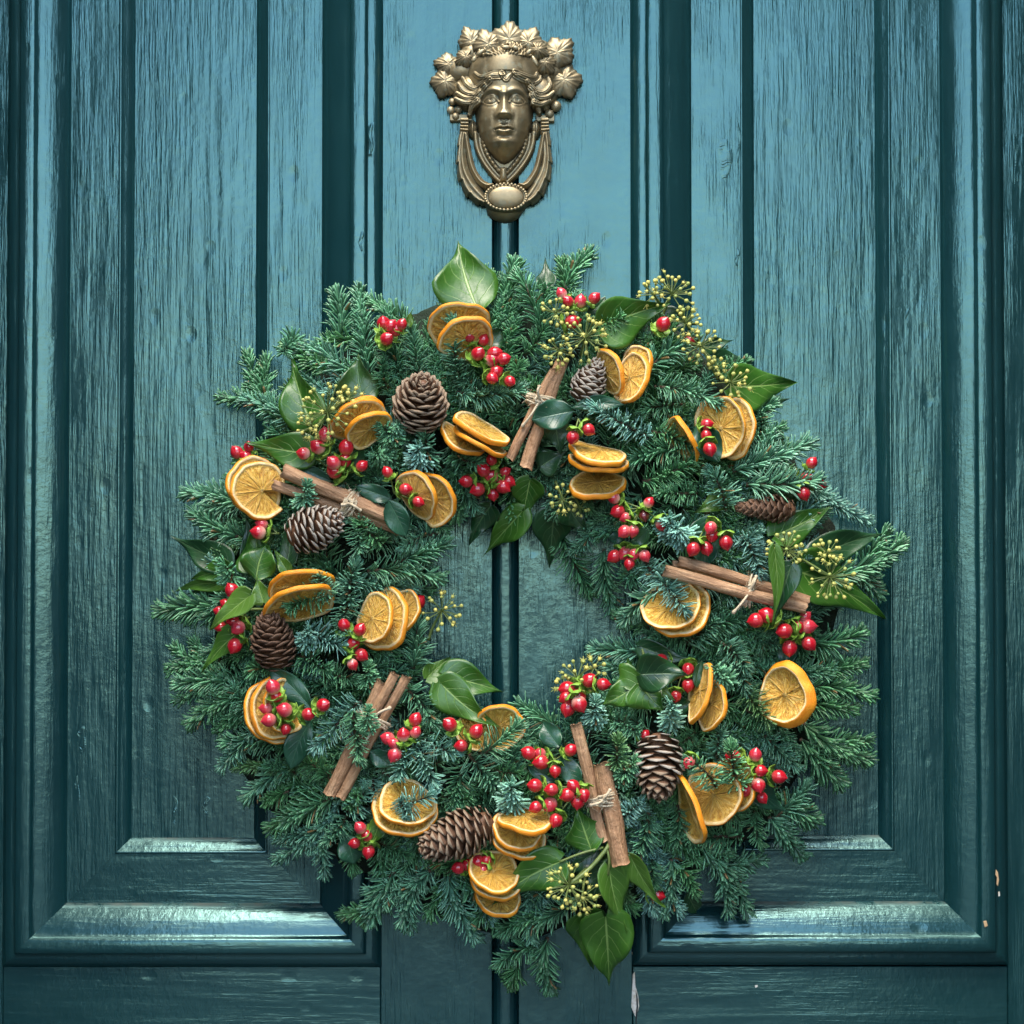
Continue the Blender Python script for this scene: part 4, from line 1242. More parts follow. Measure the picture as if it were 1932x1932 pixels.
# sprigs one can pick out: frame, base, tip, tone, lift at base, lift at tip
S = [
 ('R2', 470, 1050, 400, 420, 'g', .0, .005), ('R2', 820, 780, 560, 420, 'g', -.01, 0), ('R2', 840, 1040, 790, 720, 'g', .005, .012), ('R2', 420, 800, 130, 790, 'd', -.01, -.005), ('R2', 1130, 1080, 1085, 650, 'g', .012, .040),
 ('R2', 1500, 700, 1430, 240, 'd', -.01, 0), ('R2', 1600, 620, 1380, 190, 'd', -.01, -.01), ('R2', 1740, 720, 1690, 330, 'g', .005, .02), ('R2', 1950, 560, 1900, 240, 'd', -.01, 0), ('R2', 1120, 1180, 1580, 1290, 'g', .005, .012),
 ('R2', 640, 1520, 640, 1400, 'g', .012, .034), ('R2', 880, 1700, 960, 1520, 'g', .008, .03), ('R2', 1090, 1640, 1240, 1760, 'g', .008, .03), ('R2', 680, 1700, 500, 1640, 'g', .005, .02), ('R2', 330, 1020, 20, 830, 'g', -.005, 0),
 ('R2', 1300, 1180, 1060, 1020, 'g', .0, .01), ('R2', 1620, 900, 1820, 760, 'd', 0, .01), ('R2', 1560, 960, 1620, 1060, 'd', .0, .015), ('R2', 620, 1150, 520, 980, 'g', .0, .008), ('R2', 1000, 1640, 760, 1740, 'g', 0, .012),
 ('R3', 180, 270, 275, 40, 'g', 0, 0), ('R3', 330, 560, 560, 500, 'g', .005, .02), ('R3', 720, 830, 960, 560, 'g', .008, .02), ('R3', 780, 930, 1220, 940, 'g', .012, .032), ('R3', 740, 1270, 370, 1070, 'b', .012, .038),
 ('R3', 760, 1230, 1030, 1260, 'g', .008, .02), ('R3', 960, 1330, 640, 1380, 'd', .008, .012), ('R3', 700, 1560, 1090, 1500, 'd', .006, .02), ('R3', 1060, 1640, 820, 1640, 'd', .006, .02), ('R3', 1300, 1490, 1830, 1360, 'g', .012, .018),
 ('R3', 1390, 1580, 1860, 1610, 'g', .02, .030), ('R3', 1250, 1740, 1230, 1480, 'g', .012, .03), ('R3', 900, 1900, 900, 1800, 'b', .02, .050), ('R3', 1650, 1850, 1930, 1720, 'b', 0, 0), ('R3', 1200, 880, 1340, 720, 'g', 0, .01),
 ('R3', 1420, 1300, 1620, 1200, 'd', 0, .005), ('R3', 1500, 1200, 1480, 1060, 'g', 0, .01), ('R3', 760, 720, 620, 860, 'd', -.005, .0), ('R3', 980, 1050, 720, 1010, 'g', .0, .01), ('R3', 60, 260, 40, 420, 'd', .0, .01),
 ('R4', 800, 480, 480, 130, 'g', -.005, .002), ('R4', 900, 500, 640, 260, 'g', 0, .005), ('R4', 560, 1060, 235, 860, 'g', -.005, 0), ('R4', 520, 1250, 220, 1170, 'g', -.005, 0), ('R4', 500, 1560, 490, 1450, 'g', .01, .04), ('R4', 600, 1000, 260, 1020, 'g', -.01, 0),
 ('R4', 1560, 620, 1540, 500, 'g', .014, .036), ('R4', 1740, 760, 1740, 660, 'b', .014, .04), ('R4', 1500, 720, 1440, 700, 'g', .01, .035), ('R4', 960, 1040, 920, 930, 'g', .012, .040), ('R4', 1340, 1100, 1300, 1340, 'g', .012, .03), ('R4', 1560, 1420, 1890, 1340, 'g', .012, .018),
 ('R4', 1380, 1480, 1850, 1420, 'g', .01, .02), ('R4', 1300, 1560, 1700, 1590, 'g', .006, .01), ('R4', 1260, 1700, 1230, 1440, 'g', .014, .030), ('R4', 1100, 1620, 860, 1690, 'g', .026, .044), ('R4', 1260, 1640, 1180, 1880, 'g', .014, .03), ('R4', 1130, 1660, 1050, 1500, 'g', .03, .046),
 ('R4', 380, 1720, 10, 1690, 'g', -.005, 0), ('R4', 960, 1980, 990, 1870, 'b', .014, .04), ('R4', 1480, 1300, 1320, 1160, 'g', .01, .03), ('R4', 1860, 1230, 1620, 1240, 'g', .01, .02), ('R4', 1620, 800, 1720, 880, 'g', .006, .02), ('R4', 1400, 1000, 1500, 900, 'g', 0, .01),
 ('R5', 400, 520, 75, 580, 'g', -.005, 0), ('R5', 480, 660, 130, 640, 'g', 0, .005), ('R5', 560, 760, 180, 830, 'g', 0, .002), ('R5', 620, 560, 720, 640, 'd', .0, .02), ('R5', 600, 1020, 420, 1230, 'g', -.005, 0), ('R5', 660, 880, 450, 760, 'g', 0, .01),
 ('R5', 960, 330, 1190, 460, 'b', .014, .03), ('R5', 920, 480, 1100, 620, 'g', .01, .025), ('R5', 1080, 640, 1280, 590, 'g', .006, .02), ('R5', 1340, 800, 1010, 1070, 'b', .016, .04), ('R5', 1280, 860, 1330, 1180, 'g', .03, .046), ('R5', 1400, 980, 1330, 880, 'g', .034, .05),
 ('R5', 1680, 580, 1780, 280, 'g', .01, .02), ('R5', 1620, 700, 1860, 880, 'g', .012, .03), ('R5', 1690, 1040, 1790, 1350, 'b', .022, .040), ('R5', 1700, 1050, 1560, 1280, 'b', .022, .034), ('R5', 1760, 1050, 1930, 1200, 'b', .018, .03), ('R5', 1580, 1490, 1820, 1490, 'b', .036, .048), ('R5', 1600, 1440, 1640, 1570, 'b', .040, .05),
 ('R5', 900, 1280, 730, 1200, 'g', -.005, .002), ('R5', 860, 1400, 700, 1440, 'd', -.005, 0), ('R5', 1180, 1520, 890, 1930, 'g', 0, .004), ('R5', 1160, 1440, 840, 1560, 'g', 0, .006), ('R5', 1240, 1560, 1160, 1760, 'g', .006, .02), ('R5', 1250, 1500, 1330, 1400, 'd', .006, .02),
 ('R5', 1120, 1300, 960, 1140, 'd', 0, .005), ('R5', 1420, 1320, 1400, 1480, 'b', .006, .02), ('R5', 1480, 1280, 1660, 1330, 'g', .006, .01), ('R5', 1400, 700, 1330, 590, 'g', .01, .03),
 ('R6', 400, 1160, 220, 1440, 'g', 0, .01), ('R6', 560, 1180, 460, 1490, 'g', .005, .012), ('R6', 640, 1150, 300, 1500, 'g', .006, .012), ('R6', 760, 1160, 810, 1610, 'g', .004, .008), ('R6', 330, 1380, 110, 1500, 'd', -.004, .0), ('R6', 860, 1180, 960, 1420, 'd', .0, .004),
 ('R6', 900, 380, 1070, 640, 'g', .01, .024), ('R6', 860, 460, 760, 700, 'd', .006, .012), ('R6', 980, 380, 1240, 220, 'g', .026, .038), ('R6', 1500, 220, 1260, 30, 'g', .0, .008), ('R6', 1190, 720, 1200, 580, 'b', .016, .05), ('R6', 1420, 920, 1380, 1140, 'g', .0, .01),
 ('R6', 1620, 1340, 1280, 1620, 'g', .004, .01), ('R6', 1460, 1420, 1120, 1500, 'd', -.004, .0), ('R6', 1360, 1640, 1080, 1690, 'd', -.006, 0), ('R6', 1420, 1600, 1330, 1900, 'd', -.004, .002), ('R6', 1900, 500, 1830, 330, 'y', .02, .05), ('R6', 1900, 560, 1940, 420, 'g', .02, .045),
 ('R6', 1050, 480, 1220, 560, 'd', .004, .012), ('R6', 300, 960, 480, 1080, 'd', .0, .01), ('R6', 80, 760, 260, 660, 'g', .004, .016), ('R6', 1240, 1180, 1420, 1080, 'd', 0, .006), ('R6', 720, 660, 900, 700, 'd', 0, .01),
 ('R7', 350, 560, 300, 970, 'g', .004, .006), ('R7', 260, 440, 190, 600, 'g', .0, .008), ('R7', 880, 480, 840, 400, 'b', .016, .05), ('R7', 1260, 470, 1440, 680, 'b', .014, .03), ('R7', 1230, 560, 1380, 430, 'b', .01, .02), ('R7', 700, 700, 850, 990, 'b', .016, .046), ('R7', 620, 640, 720, 860, 'b', .01, .03),
 ('R7', 700, 840, 440, 970, 'g', .02, .030), ('R7', 640, 1260, 290, 1190, 'g', .0, .006), ('R7', 640, 1080, 430, 1060, 'd', -.004, 0), ('R7', 900, 1180, 1100, 1060, 'g', .004, .014), ('R7', 1120, 1180, 1330, 1300, 'g', .01, .024), ('R7', 1180, 1460, 1080, 1360, 'g', .024, .05), ('R7', 1280, 1500, 1410, 1720, 'y', .012, .03),
 ('R7', 1000, 1100, 1300, 1000, 'd', .004, .01), ('R7', 780, 1740, 790, 1600, 'b', .016, .05), ('R7', 300, 1720, 230, 1590, 'b', .012, .04), ('R7', 420, 1680, 560, 1800, 'g', .006, .02), ('R7', 1350, 1150, 1480, 1240, 'g', .004, .012), ('R7', 1620, 560, 1700, 620, 'b', .006, .02), ('R7', 480, 760, 600, 700, 'd', 0, .01),
 ('R8', 1540, 120, 1840, 150, 'd', -.004, .0), ('R8', 1500, 420, 1910, 370, 'g', -.004, .0), ('R8', 1480, 520, 1790, 560, 'd', -.004, 0), ('R8', 1480, 660, 1800, 1010, 'g', -.002, .002), ('R8', 1460, 760, 1680, 1080, 'd', -.006, -.002), ('R8', 1220, 740, 1430, 940, 'g', .006, .016), ('R8', 900, 900, 920, 700, 'g', .008, .024),
 ('R8', 900, 1080, 800, 870, 'g', .034, .048), ('R8', 1060, 1080, 930, 850, 'g', .034, .048), ('R8', 250, 1300, 400, 1180, 'b', .014, .03), ('R8', 450, 1250, 430, 1570, 'g', .008, .02), ('R8', 640, 1200, 700, 1440, 'd', .004, .014), ('R8', 1080, 1420, 720, 1370, 'd', .004, .01),
 ('R8', 1280, 1290, 1520, 1110, 'g', 0, .004), ('R8', 1250, 1280, 1460, 1530, 'g', .0, .004), ('R8', 1160, 1240, 1120, 1440, 'g', .004, .012), ('R8', 800, 1480, 1180, 1790, 'g', .002, .006), ('R8', 600, 1560, 640, 1910, 'g', 0, .004), ('R8', 620, 1580, 800, 1730, 'd', 0, .006), ('R8', 480, 1560, 430, 1720, 'd', 0, .01),
 ('R8', 1100, 560, 1230, 700, 'g', .008, .022), ('R8', 1600, 320, 1860, 260, 'd', -.006, -.002), ('R8', 1350, 1180, 1520, 1320, 'd', -.002, .0), ('R8', 760, 720, 620, 830, 'd', .004, .012), ('R8', 980, 180, 1150, 380, 'g', .006, .02),
 ('F', 1480, 900, 1640, 985, 'b', 0, 0), ('F', 1560, 1090, 1700, 1070, 'g', .004, .002), ('F', 560, 640, 530, 660, 'g', 0, .03), ('F', 620, 700, 540, 650, 'g', 0, 0), ('F', 640, 640, 660, 560, 'g', 0, 0), ('F', 980, 1820, 960, 1850, 'd', 0, 0), ('F', 460, 1300, 320, 1260, 'g', 0, 0), ('F', 1060, 1010, 1100, 1120, 'g', -.01, 0)]
for s in S:
    bx, by = C(s[0], s[1], s[2]); tx, ty = C(s[0], s[3], s[4])
    sprig(bx, by, tx, ty, s[5], max(.016, surf(bx, by) + s[6]), max(.018, surf(tx, ty) + s[7]), RND.uniform(-.3, .3))

# dried orange bundles
def oranges(fr, slices, label):
    x, y = C(fr, slices[0][0], slices[0][1])
    root = thing('orange_bundle', P(x, y, surf(x, y) + .01), label, 'orange slices', 'dried orange bundles on the wreath')
    for s in slices: orange(root, fr, *s[:5], **(s[5] if len(s) > 5 else {}))
    return root
oranges('R2', [(1140, 700, 230, .62, 284, dict(off=.022)), (1190, 790, 215, .66, 284, dict(off=.032))], 'two dried orange slices at the foot of the tall upright ivy leaf')
oranges('R4', [(1330, 440, 165, .6, 300, dict(off=.018)), (1320, 490, 200, .52, 296, dict(off=.026)), (1390, 535, 170, .5, 300, dict(off=.036))], 'three dried orange slices partly behind the pale ivy flower head beside a round cone')
oranges('R2', [(1175, 1525, 185, .40, 60, dict(off=.022)), (1290, 1550, 228, .20, 60, dict(off=.034)), (1295, 1452, 225, .30, 62, dict(off=.034))], 'three dried orange slices seen edge on below the round cone, touching cinnamon')
oranges('R3', [(470, 840, 165, .36, 202, dict(off=.034)), (650, 795, 150, .58, 165, dict(off=.024)), (618, 875, 180, .58, 165, dict(off=.036))], 'three upright dried orange slices leaning against the small dark cone')
oranges('R3', [(985, 1265, 165, .28, 212, dict(off=.022)), (1275, 1205, 205, .72, 182, dict(off=.018)), (1225, 1195, 205, .74, 182, dict(off=.027))], 'dried orange slices behind a column of three berries on one oval leaf')
oranges('R3', [(395, 1570, 195, .52, 94, dict(off=.026)), (410, 1440, 208, .26, 84, dict(off=.034)), (410, 1355, 198, .34, 77, dict(off=.040))], 'stack of three dried orange slices fanned open upward under two hanging berries')
oranges('R4', [(628, 915, 205, .80, 15, dict(off=.022)), (668, 940, 205, .84, 18, dict(off=.032, gap=.8, gapdir=-15))], 'two dried orange slices, one with a wedge missing, at the end of a cinnamon stick')
oranges('R4', [(1815, 1000, 190, .66, 205, dict(off=.022)), (1700, 985, 180, .60, 212, dict(off=.034))], 'two dried orange slices behind a pair of berries beside two small oval leaves')
oranges('R4', [(940, 1570, 240, .46, 285, dict(off=.026)), (930, 1690, 245, .44, 288, dict(off=.034))], 'two thick dried orange slices lying above the tall brown cone')
oranges('R5', [(1610, 200, 145, .80, 150, dict(off=.018)), (1480, 252, 218, .74, 160, dict(off=.024)), (1425, 245, 170, .72, 165, dict(off=.034, bend=.0))], 'three pale dried orange slices facing out beside the open middle')
oranges('R5', [(745, 865, 225, .78, 12, dict(off=.020)), (775, 850, 215, .74, 12, dict(off=.028)), (830, 830, 180, .70, 12, dict(off=.036))], 'three dried orange slices covered by a cluster of six berries')
oranges('R5', [(1622, 1525, 222, .66, 78, dict(off=.024)), (1645, 1475, 192, .70, 72, dict(off=.034))], 'two dried orange slices with a blue-green fir tip lying across them')
oranges('R6', [(930, 225, 135, .9, 200, dict(off=.018)), (1100, 195, 172, .92, 270, dict(off=.026))], 'two dried orange slices under the drooping tip of an ivy leaf')
oranges('R6', [(1225, 925, 178, .62, 80, dict(off=.022)), (1222, 880, 176, .68, 76, dict(off=.032)), (1262, 800, 185, .28, 88, dict(off=.042))], 'three dried orange slices against the blunt end of the large lying cone')
oranges('R6', [(1090, 1345, 160, .58, 78, dict(off=.016)), (1075, 1205, 180, .66, 74, dict(off=.024)), (1062, 1165, 180, .66, 74, dict(off=.032))], 'three dried orange slices below the large lying cone beside a broad ivy leaf')
oranges('R7', [(850, 955, 215, .80, 118, dict(off=.022)), (792, 930, 200, .80, 118, dict(off=.030))], 'two dried orange slices half under a cinnamon bundle and a blue-green fir tip')
oranges('R7', [(990, 1515, 222, .14, 163, dict(off=.036)), (1062, 1600, 168, .46, 170, dict(off=.034))], 'two dried orange slices standing on edge beside ivy leaves')
oranges('R7', [(1555, 1530, 232, .76, 176, dict(off=.036, bend=.25, th=.012, taper=.18))], 'single curled dried orange slice split open near the outer edge')
oranges('R8', [(1000, 1060, 195, .8, 175, dict(off=.018)), (735, 1215, 245, .16, 196, dict(off=.032)), (880, 1130, 205, .86, 178, dict(off=.030))], 'three dried orange slices under two fir tips beside the grey-scaled cone')

# pine cones
cone('R2', 855, 1250, 440, 415, 78, 48, 'round brown pine cone with its open rosette tip facing out', 92, 'n', 1.0, .034)
cone('R3', 350, 890, 300, 265, 68, 22, 'small dark pine cone with tight scales beside upright orange slices', 84, 'g', .3, .030)
cone('R4', 1045, 1190, 385, 310, 22, 12, 'grey-tipped pine cone lying against a knotted cinnamon bundle', 84, 'g', 1.0, .036)
cone('R5', 750, 385, 400, 300, 98, 26, 'upright brown pine cone below two thick orange slices', 92, 'd', .6, .034)
cone('R6', 790, 930, 540, 325, 201, 14, 'largest brown pine cone lying on its side between orange slices', 100, 'n', 1.0, .038)
cone('R8', 515, 960, 440, 345, 266, 22, 'pine cone with pale grey scales and its open tip hanging down', 80, 'm', 1.0, .036)
cone('R7', 1400, 290, 420, 210, 178, 8, 'slender brown pine cone half hidden under fir and ivy', 84, 'd', .3, .022)

# cinnamon bundles
cinnamon('R2', [(1850, 1020, 1510, 1670, 34, .002), (1910, 950, 1625, 1740, 46, 0)], (1735, 1245, 95), 'pair of cinnamon sticks standing upright between the round cone and a small dark cone', tails=((1735, 1130, .006), (1600, 1440, -.004)))
cinnamon('R4', [(815, 815, 1525, 1125, 46, .004), (760, 900, 1590, 1215, 34, -.004)], (1265, 1030, 82), 'cinnamon sticks running from a notched orange slice behind a grey-tipped cone', tails=((1210, 1040, .004), (1340, 1080, 0)), turns=6)
cinnamon('R7', [(840, 640, 1700, 905, 34, 0), (750, 705, 1690, 945, 38, .006), (800, 665, 1500, 830, 28, -.008)], (1315, 835, 100), 'neat pair of cinnamon sticks tied with one twine knot, beside flowering ivy', tails=((1200, 990, 0), (1360, 735, .002)), turns=3, off=.034)
cinnamon('R5', [(1480, 670, 1120, 1420, 42, 0), (1570, 620, 1330, 1040, 30, .008), (1650, 640, 1195, 1440, 32, 0)], (1420, 920, 110), 'cinnamon sticks crossed by a fir sprig beside the pink berries', tails=((1540, 840, .006), (1350, 1090, .002)), turns=3)
cinnamon('R6', [(1600, 180, 1795, 960, 38, .0), (1775, 440, 1920, 1110, 58, .002)], (1785, 680, 95), 'thick rough cinnamon stick tied to a thin one beside the grey-scaled cone', tails=((1700, 720, .002), (1840, 610, .003)), turns=5, off=.034)

# red berries with their leaves
HY, ID = M_HYP, M_IVYD
k = berry_sprig('R2', (560, 830), [(605, 785, 'r'), (672, 715, 'r'), (635, 690, 'r'), (715, 678, 'r'), (580, 672, 'r')], 'tight knot of red berries among plain fir, away from cones and slices')
leaf(k, 'R2', 780, 700, 780, 590, 50, 'o', M_IVY, .024, .006, pale=.5)
k = berry_sprig('R2', (1250, 960), [(1212, 765, 'r'), (1320, 795, 'r'), (1280, 895, 'r'), (1385, 940, 'p'), (1402, 895, 'r'), (1472, 935, 'r')], 'red berries spilling from under the top pair of orange slices')
leaf(k, 'R2', 1330, 870, 1450, 720, 150, 'o', ID, .016)
berry_sprig('R2', (1300, 1060), [(1412, 1030, 'r'), (1385, 1078, 'r'), (1515, 1100, 'r')], 'three red berries between the round cone and the upright cinnamon')
k = berry_sprig('R4', (1210, 850), [(955, 697, 'p'), (1050, 652, 'p'), (1098, 572, 'k'), (1240, 655, 'r'), (1230, 745, 'r'), (1155, 758, 'k'), (1160, 812, 'r'), (1345, 780, 'r')], 'large cluster of plump berries below an ivy flower head, two with pale bases', size=1.12)
leaf(k, 'R4', 1230, 870, 1310, 560, 190, 'o', ID, .012, .004); leaf(k, 'R4', 945, 790, 1140, 880, 90, 'o', HY, .016); leaf(k, 'R4', 1180, 960, 1230, 900, 60, 'o', HY, .02)
berry_sprig('R4', (610, 740), [(512, 690, 'r'), (592, 652, 'r'), (572, 720, 'r')], 'red berries peeping out behind the tip of an ivy leaf against the door', .012)
k = berry_sprig('R4', (1560, 960), [(1513, 820, 'r'), (1636, 936, 'r'), (1720, 1020, 'r')], 'three red berries and small oval leaves over a pair of orange slices', .046)
leaf(k, 'R4', 1545, 1000, 1305, 915, 115, 'o', HY, .030); leaf(k, 'R4', 1520, 1010, 1640, 1250, 155, 'o', HY, .044)
berry_sprig('R4', (790, 1230), [(678, 1168, 'k'), (655, 1222, 'p')], 'two pink-red berries below a notched orange slice', .030)
k = berry_sprig('R4', (590, 1790), [(480, 1607, 'r'), (440, 1700, 'r'), (395, 1747, 'r'), (486, 1812, 'r'), (405, 1852, 'r'), (520, 1858, 'k'), (498, 1977, 'r')], 'red berries tucked among curling ivy leaves beside the upright brown cone', .032)
berry_sprig('R5', (1240, 450), [(1225, 290, 'r'), (1332, 322, 'r'), (1290, 410, 'r'), (1340, 492, 'r'), (1282, 556, 'p')], 'red berries strung down the edge of three pale orange slices', .038)
k = berry_sprig('R5', (900, 880), [(752, 705, 'k'), (775, 766, 'r'), (705, 846, 'k'), (828, 856, 'k'), (725, 925, 'k'), (838, 986, 'r'), (990, 886, 'r'), (1088, 825, 'r')], 'berry cluster lying over stacked orange slices, with two dark oval leaves', .056)
leaf(k, 'R5', 1010, 850, 720, 578, 150, 'o', HY, .034); leaf(k, 'R5', 1000, 930, 868, 1255, 165, 'o', HY, .030)
k = berry_sprig('R5', (1610, 1090), [(1700, 920, 'r'), (1620, 1022, 'p'), (1515, 1046, 'k'), (1552, 1078, 'k'), (1700, 1005, 'k'), (1562, 1155, 'k')], 'pink and red berries beside a bundle of three cinnamon sticks', .040)
leaf(k, 'R5', 1400, 1130, 1540, 1235, 115, 'o', HY, .026)
k = berry_sprig('R5', (1400, 1700), [(1332, 1640, 'k'), (1295, 1745, 'r'), (1375, 1692, 'r'), (1388, 1800, 'r')], 'red berries between two leaves beyond the tip of the largest cone', .030)
leaf(k, 'R5', 1460, 1600, 1385, 1775, 120, 'i', M_IVY, .030, pale=.25); leaf(k, 'R5', 1240, 1690, 1290, 1890, 170, 'o', HY, .016)
berry_sprig('R6', (880, 300), [(768, 180, 'r'), (947, 226, 'r'), (845, 322, 'r')], 'three separate red berries around an orange slice beside the open middle', .042)
k = berry_sprig('R6', (1470, 410), [(1292, 370, 'r'), (1370, 372, 'k'), (1375, 432, 'r'), (1470, 492, 'r'), (1575, 350, 'r')], 'red berries among dark oval leaves above the three orange slices by cinnamon', .038)
leaf(k, 'R6', 1500, 330, 1385, 165, 140, 'o', HY, .030); leaf(k, 'R6', 1510, 390, 1625, 605, 140, 'o', HY, .030); leaf(k, 'R6', 1490, 560, 1288, 450, 115, 'o', HY, .026)
berry_sprig('R6', (1640, 600), [(1335, 587, 'r'), (1445, 615, 'r'), (1550, 650, 'r'), (1340, 732, 'r'), (1435, 715, 'k'), (1620, 693, 'r'), (1475, 820, 'r'), (1590, 590, 'r'), (1662, 650, 'r')], 'long trail of red berries with bright green caps beside the thick cinnamon stick', .048, lead=.9)
berry_sprig('R6', (1040, 1060), [(1010, 1087, 'r'), (985, 1152, 'r'), (890, 1116, 'r'), (825, 1136, 'r'), (955, 1095, 'r')], 'row of red berries under the belly of the largest cone', .030)
k = berry_sprig('R3', (280, 420), [(160, 308, 'w'), (202, 360, 'r'), (286, 360, 'k'), (380, 340, 'r')], 'row of berries with one whitish one beside the broad glossy ivy leaf')
berry_sprig('R3', (180, 520), [(235, 497, 'r')], 'single red berry half hidden among yellow ivy flowers near upright cinnamon', .026)
berry_sprig('R3', (790, 580), [(838, 512, 'r')], 'single large ribbed red berry between two ivy flower heads', .034, 1.25)
berry_sprig('R3', (1090, 600), [(1012, 625, 'r')], 'single red berry behind a round ivy seed head', .018)
k = berry_sprig('R3', (270, 1150), [(235, 1267, 'r'), (340, 1215, 'r')], 'two hanging berries between cinnamon and a fanned stack of orange slices', .050, lead=1.2)
leaf(k, 'R3', 240, 1090, -40, 1150, 200, 'o', HY, .036); leaf(k, 'R3', 240, 1065, 578, 1050, 100, 'o', HY, .036); leaf(k, 'R3', 120, 1170, 160, 1390, 170, 'i', ID, .020)
k = berry_sprig('R3', (1080, 1190), [(1128, 1180, 'r'), (1122, 1252, 'r'), (1147, 1345, 'r')], 'column of three berries resting on one oval leaf in front of orange', .046)
leaf(k, 'R3', 1060, 1180, 1205, 1432, 175, 'o', HY, .036)
berry_sprig('R3', (1720, 1540), [(1825, 1435, 'r'), (1882, 1580, 'r'), (1772, 1640, 'r'), (1790, 1532, 'k')], 'red berries at the tip of a long fir sprig against the door', .030)
k = berry_sprig('R7', (590, 290), [(410, 220, 'p'), (437, 310, 'r'), (487, 350, 'k'), (645, 250, 'p'), (612, 340, 'x'), (540, 440, 'k'), (482, 445, 'k'), (730, 400, 'p')], 'loose berry cluster with one withered brown berry below fanned orange slices', .042, lead=1.1)
leaf(k, 'R7', 640, 430, 535, 525, 100, 'o', HY, .03, pale=.2); leaf(k, 'R7', 470, 450, 385, 510, 80, 'o', HY, .02)
berry_sprig('R7', (540, 530), [(415, 610, 'r'), (485, 590, 'k'), (545, 596, 'k'), (617, 606, 'k'), (515, 660, 'r')], 'five berries hanging in a row at the edge of the open middle', .036, lead=1.2)
k = berry_sprig('R7', (1050, 360), [(1055, 420, 'k'), (1065, 470, 'r'), (940, 560, 'r'), (1028, 556, 'r'), (1157, 517, 'r')], 'five berries on a broad dark leaf between blue-green fir tips', .040, lead=1.1)
leaf(k, 'R7', 1050, 330, 1020, 672, 240, 'o', HY, .020)
k = berry_sprig('R7', (1600, 1050), [(1355, 1035, 'r'), (1430, 1000, 'r'), (1545, 1105, 'r'), (1640, 1075, 'r'), (1685, 1010, 'k'), (1705, 1075, 'k'), (1580, 1220, 'r'), (1710, 1190, 'r')], 'large red berries under the ends of the neat tied cinnamon pair', .036, 1.1, lead=1.0)
leaf(k, 'R7', 1540, 1080, 1550, 1330, 170, 'o', HY, .012)
k = berry_sprig('R7', (900, 1300), [(725, 1296, 'r'), (905, 1360, 'r'), (906, 1466, 'r'), (825, 1540, 'r')], 'red berries half hidden by an ivy leaf folded over them', .020)
berry_sprig('R7', (150, 1480), [(250, 1432, 'r'), (342, 1460, 'r'), (100, 1490, 'r'), (90, 1550, 'r'), (175, 1542, 'r'), (182, 1592, 'p'), (105, 1622, 'r')], 'berry cluster with tiny ivy flowers at the lower rim of the open middle', .036, 1.1)
k = berry_sprig('R8', (1130, 960), [(1010, 880, 'r'), (1160, 865, 'k'), (1197, 972, 'r'), (1318, 1012, 'r'), (1180, 1070, 'p'), (1092, 1106, 'r'), (1205, 1152, 'r')], 'red berries with a pointed leaf beside slices under fir tips', .036)
leaf(k, 'R8', 1130, 1060, 1392, 1262, 170, 'i', HY, .018)
berry_sprig('R8', (730, 870), [(718, 916, 'k')], 'single pink berry between the grey-scaled cone and orange slices', .044)
k = berry_sprig('R2', (1400, 1830), [(1320, 1755, 'r'), (1480, 1770, 'r'), (1375, 1795, 'k'), (1465, 1880, 'r'), (1190, 1840, 'r'), (1275, 1900, 'r'), (1378, 1680, 'r'), (1505, 1840, 'r'), (1390, 1935, 'r')], 'red berry cluster under the edge-on orange slices at the inner rim', .026)
berry_sprig('R4', (1690, 1720), [(1718, 1686, 'r')], 'single red berry peeping out beside pale orange slices at the open middle', .010)
berry_sprig('R8', (480, 1770), [(508, 1800, 'r')], 'single red berry in the fir under the pointed hanging ivy leaf', .012)
berry_sprig('R8', (400, 740), [(425, 735, 'r')], 'single dark red berry above the grey-scaled cone', .020)

# ivy
def ivy(label, fr, x, y):
    a, c = C(fr, x, y)
    return thing('ivy_sprig', P(a, c, max(.012, surf(a, c))), label, 'ivy', 'ivy sprigs on the wreath')
k = ivy('single tall upright ivy leaf with pale veins rising above the wreath top', 'F', 905, 590)
leaf(k, 'F', 906, 592, 864, 452, 124, 'd', M_IVY, .014, .016, fold=.16, curl=.0, roll=.12, pale=.1)
k = ivy('narrow ivy leaf with purplish edge rising behind fir beside whitish berry', 'R2', 1760, 440)
leaf(k, 'R2', 1760, 470, 1775, 185, 150, 'd', ID, .006)
leaf(k, 'R2', 1600, 520, 1650, 330, 110, 'i', ID, .002)
k = ivy('broad glossy ivy leaf folded along its middle, with flower heads above', 'R3', 420, 440)
leaf(k, 'R3', 420, 520, 890, 378, 330, 'i', M_IVY, .024, 0, roll=.25, fold=.35)
leaf(k, 'R3', 820, 470, 1065, 520, 170, 'i', ID, .004, fold=.05); leaf(k, 'R3', 330, 450, 455, 330, 80, 'o', ID, .02)
umbel(k, 'R3', 893, 312, 140, .030, (.2, .5), 24, (830, 460)); umbel(k, 'R3', 772, 318, 95, .026, (-.2, .2), 16, (850, 420))
k = ivy('cluster of yellow ivy flowers at the head of the upright cinnamon', 'R3', 300, 620)
umbel(k, 'R3', 318, 605, 140, .044, (0, .1), 30, (290, 720)); umbel(k, 'R3', 140, 690, 100, .042, (-.2, -.2), 20, (200, 720)); umbel(k, 'R3', 120, 440, 100, .034, (0, .2), 18, (200, 560))
k = ivy('ivy with green seed heads and a long pointed leaf beside the orange pair', 'R3', 1200, 800)
leaf(k, 'R3', 1280, 930, 1738, 897, 320, 'i', M_IVY, .022, 0, fold=.15); leaf(k, 'R3', 1180, 740, 1440, 775, 150, 'i', ID, .006); leaf(k, 'R3', 1420, 1090, 1685, 1008, 160, 'i', ID, .0)
leaf(k, 'R3', 1110, 680, 1308, 618, 110, 'i', ID, .006)
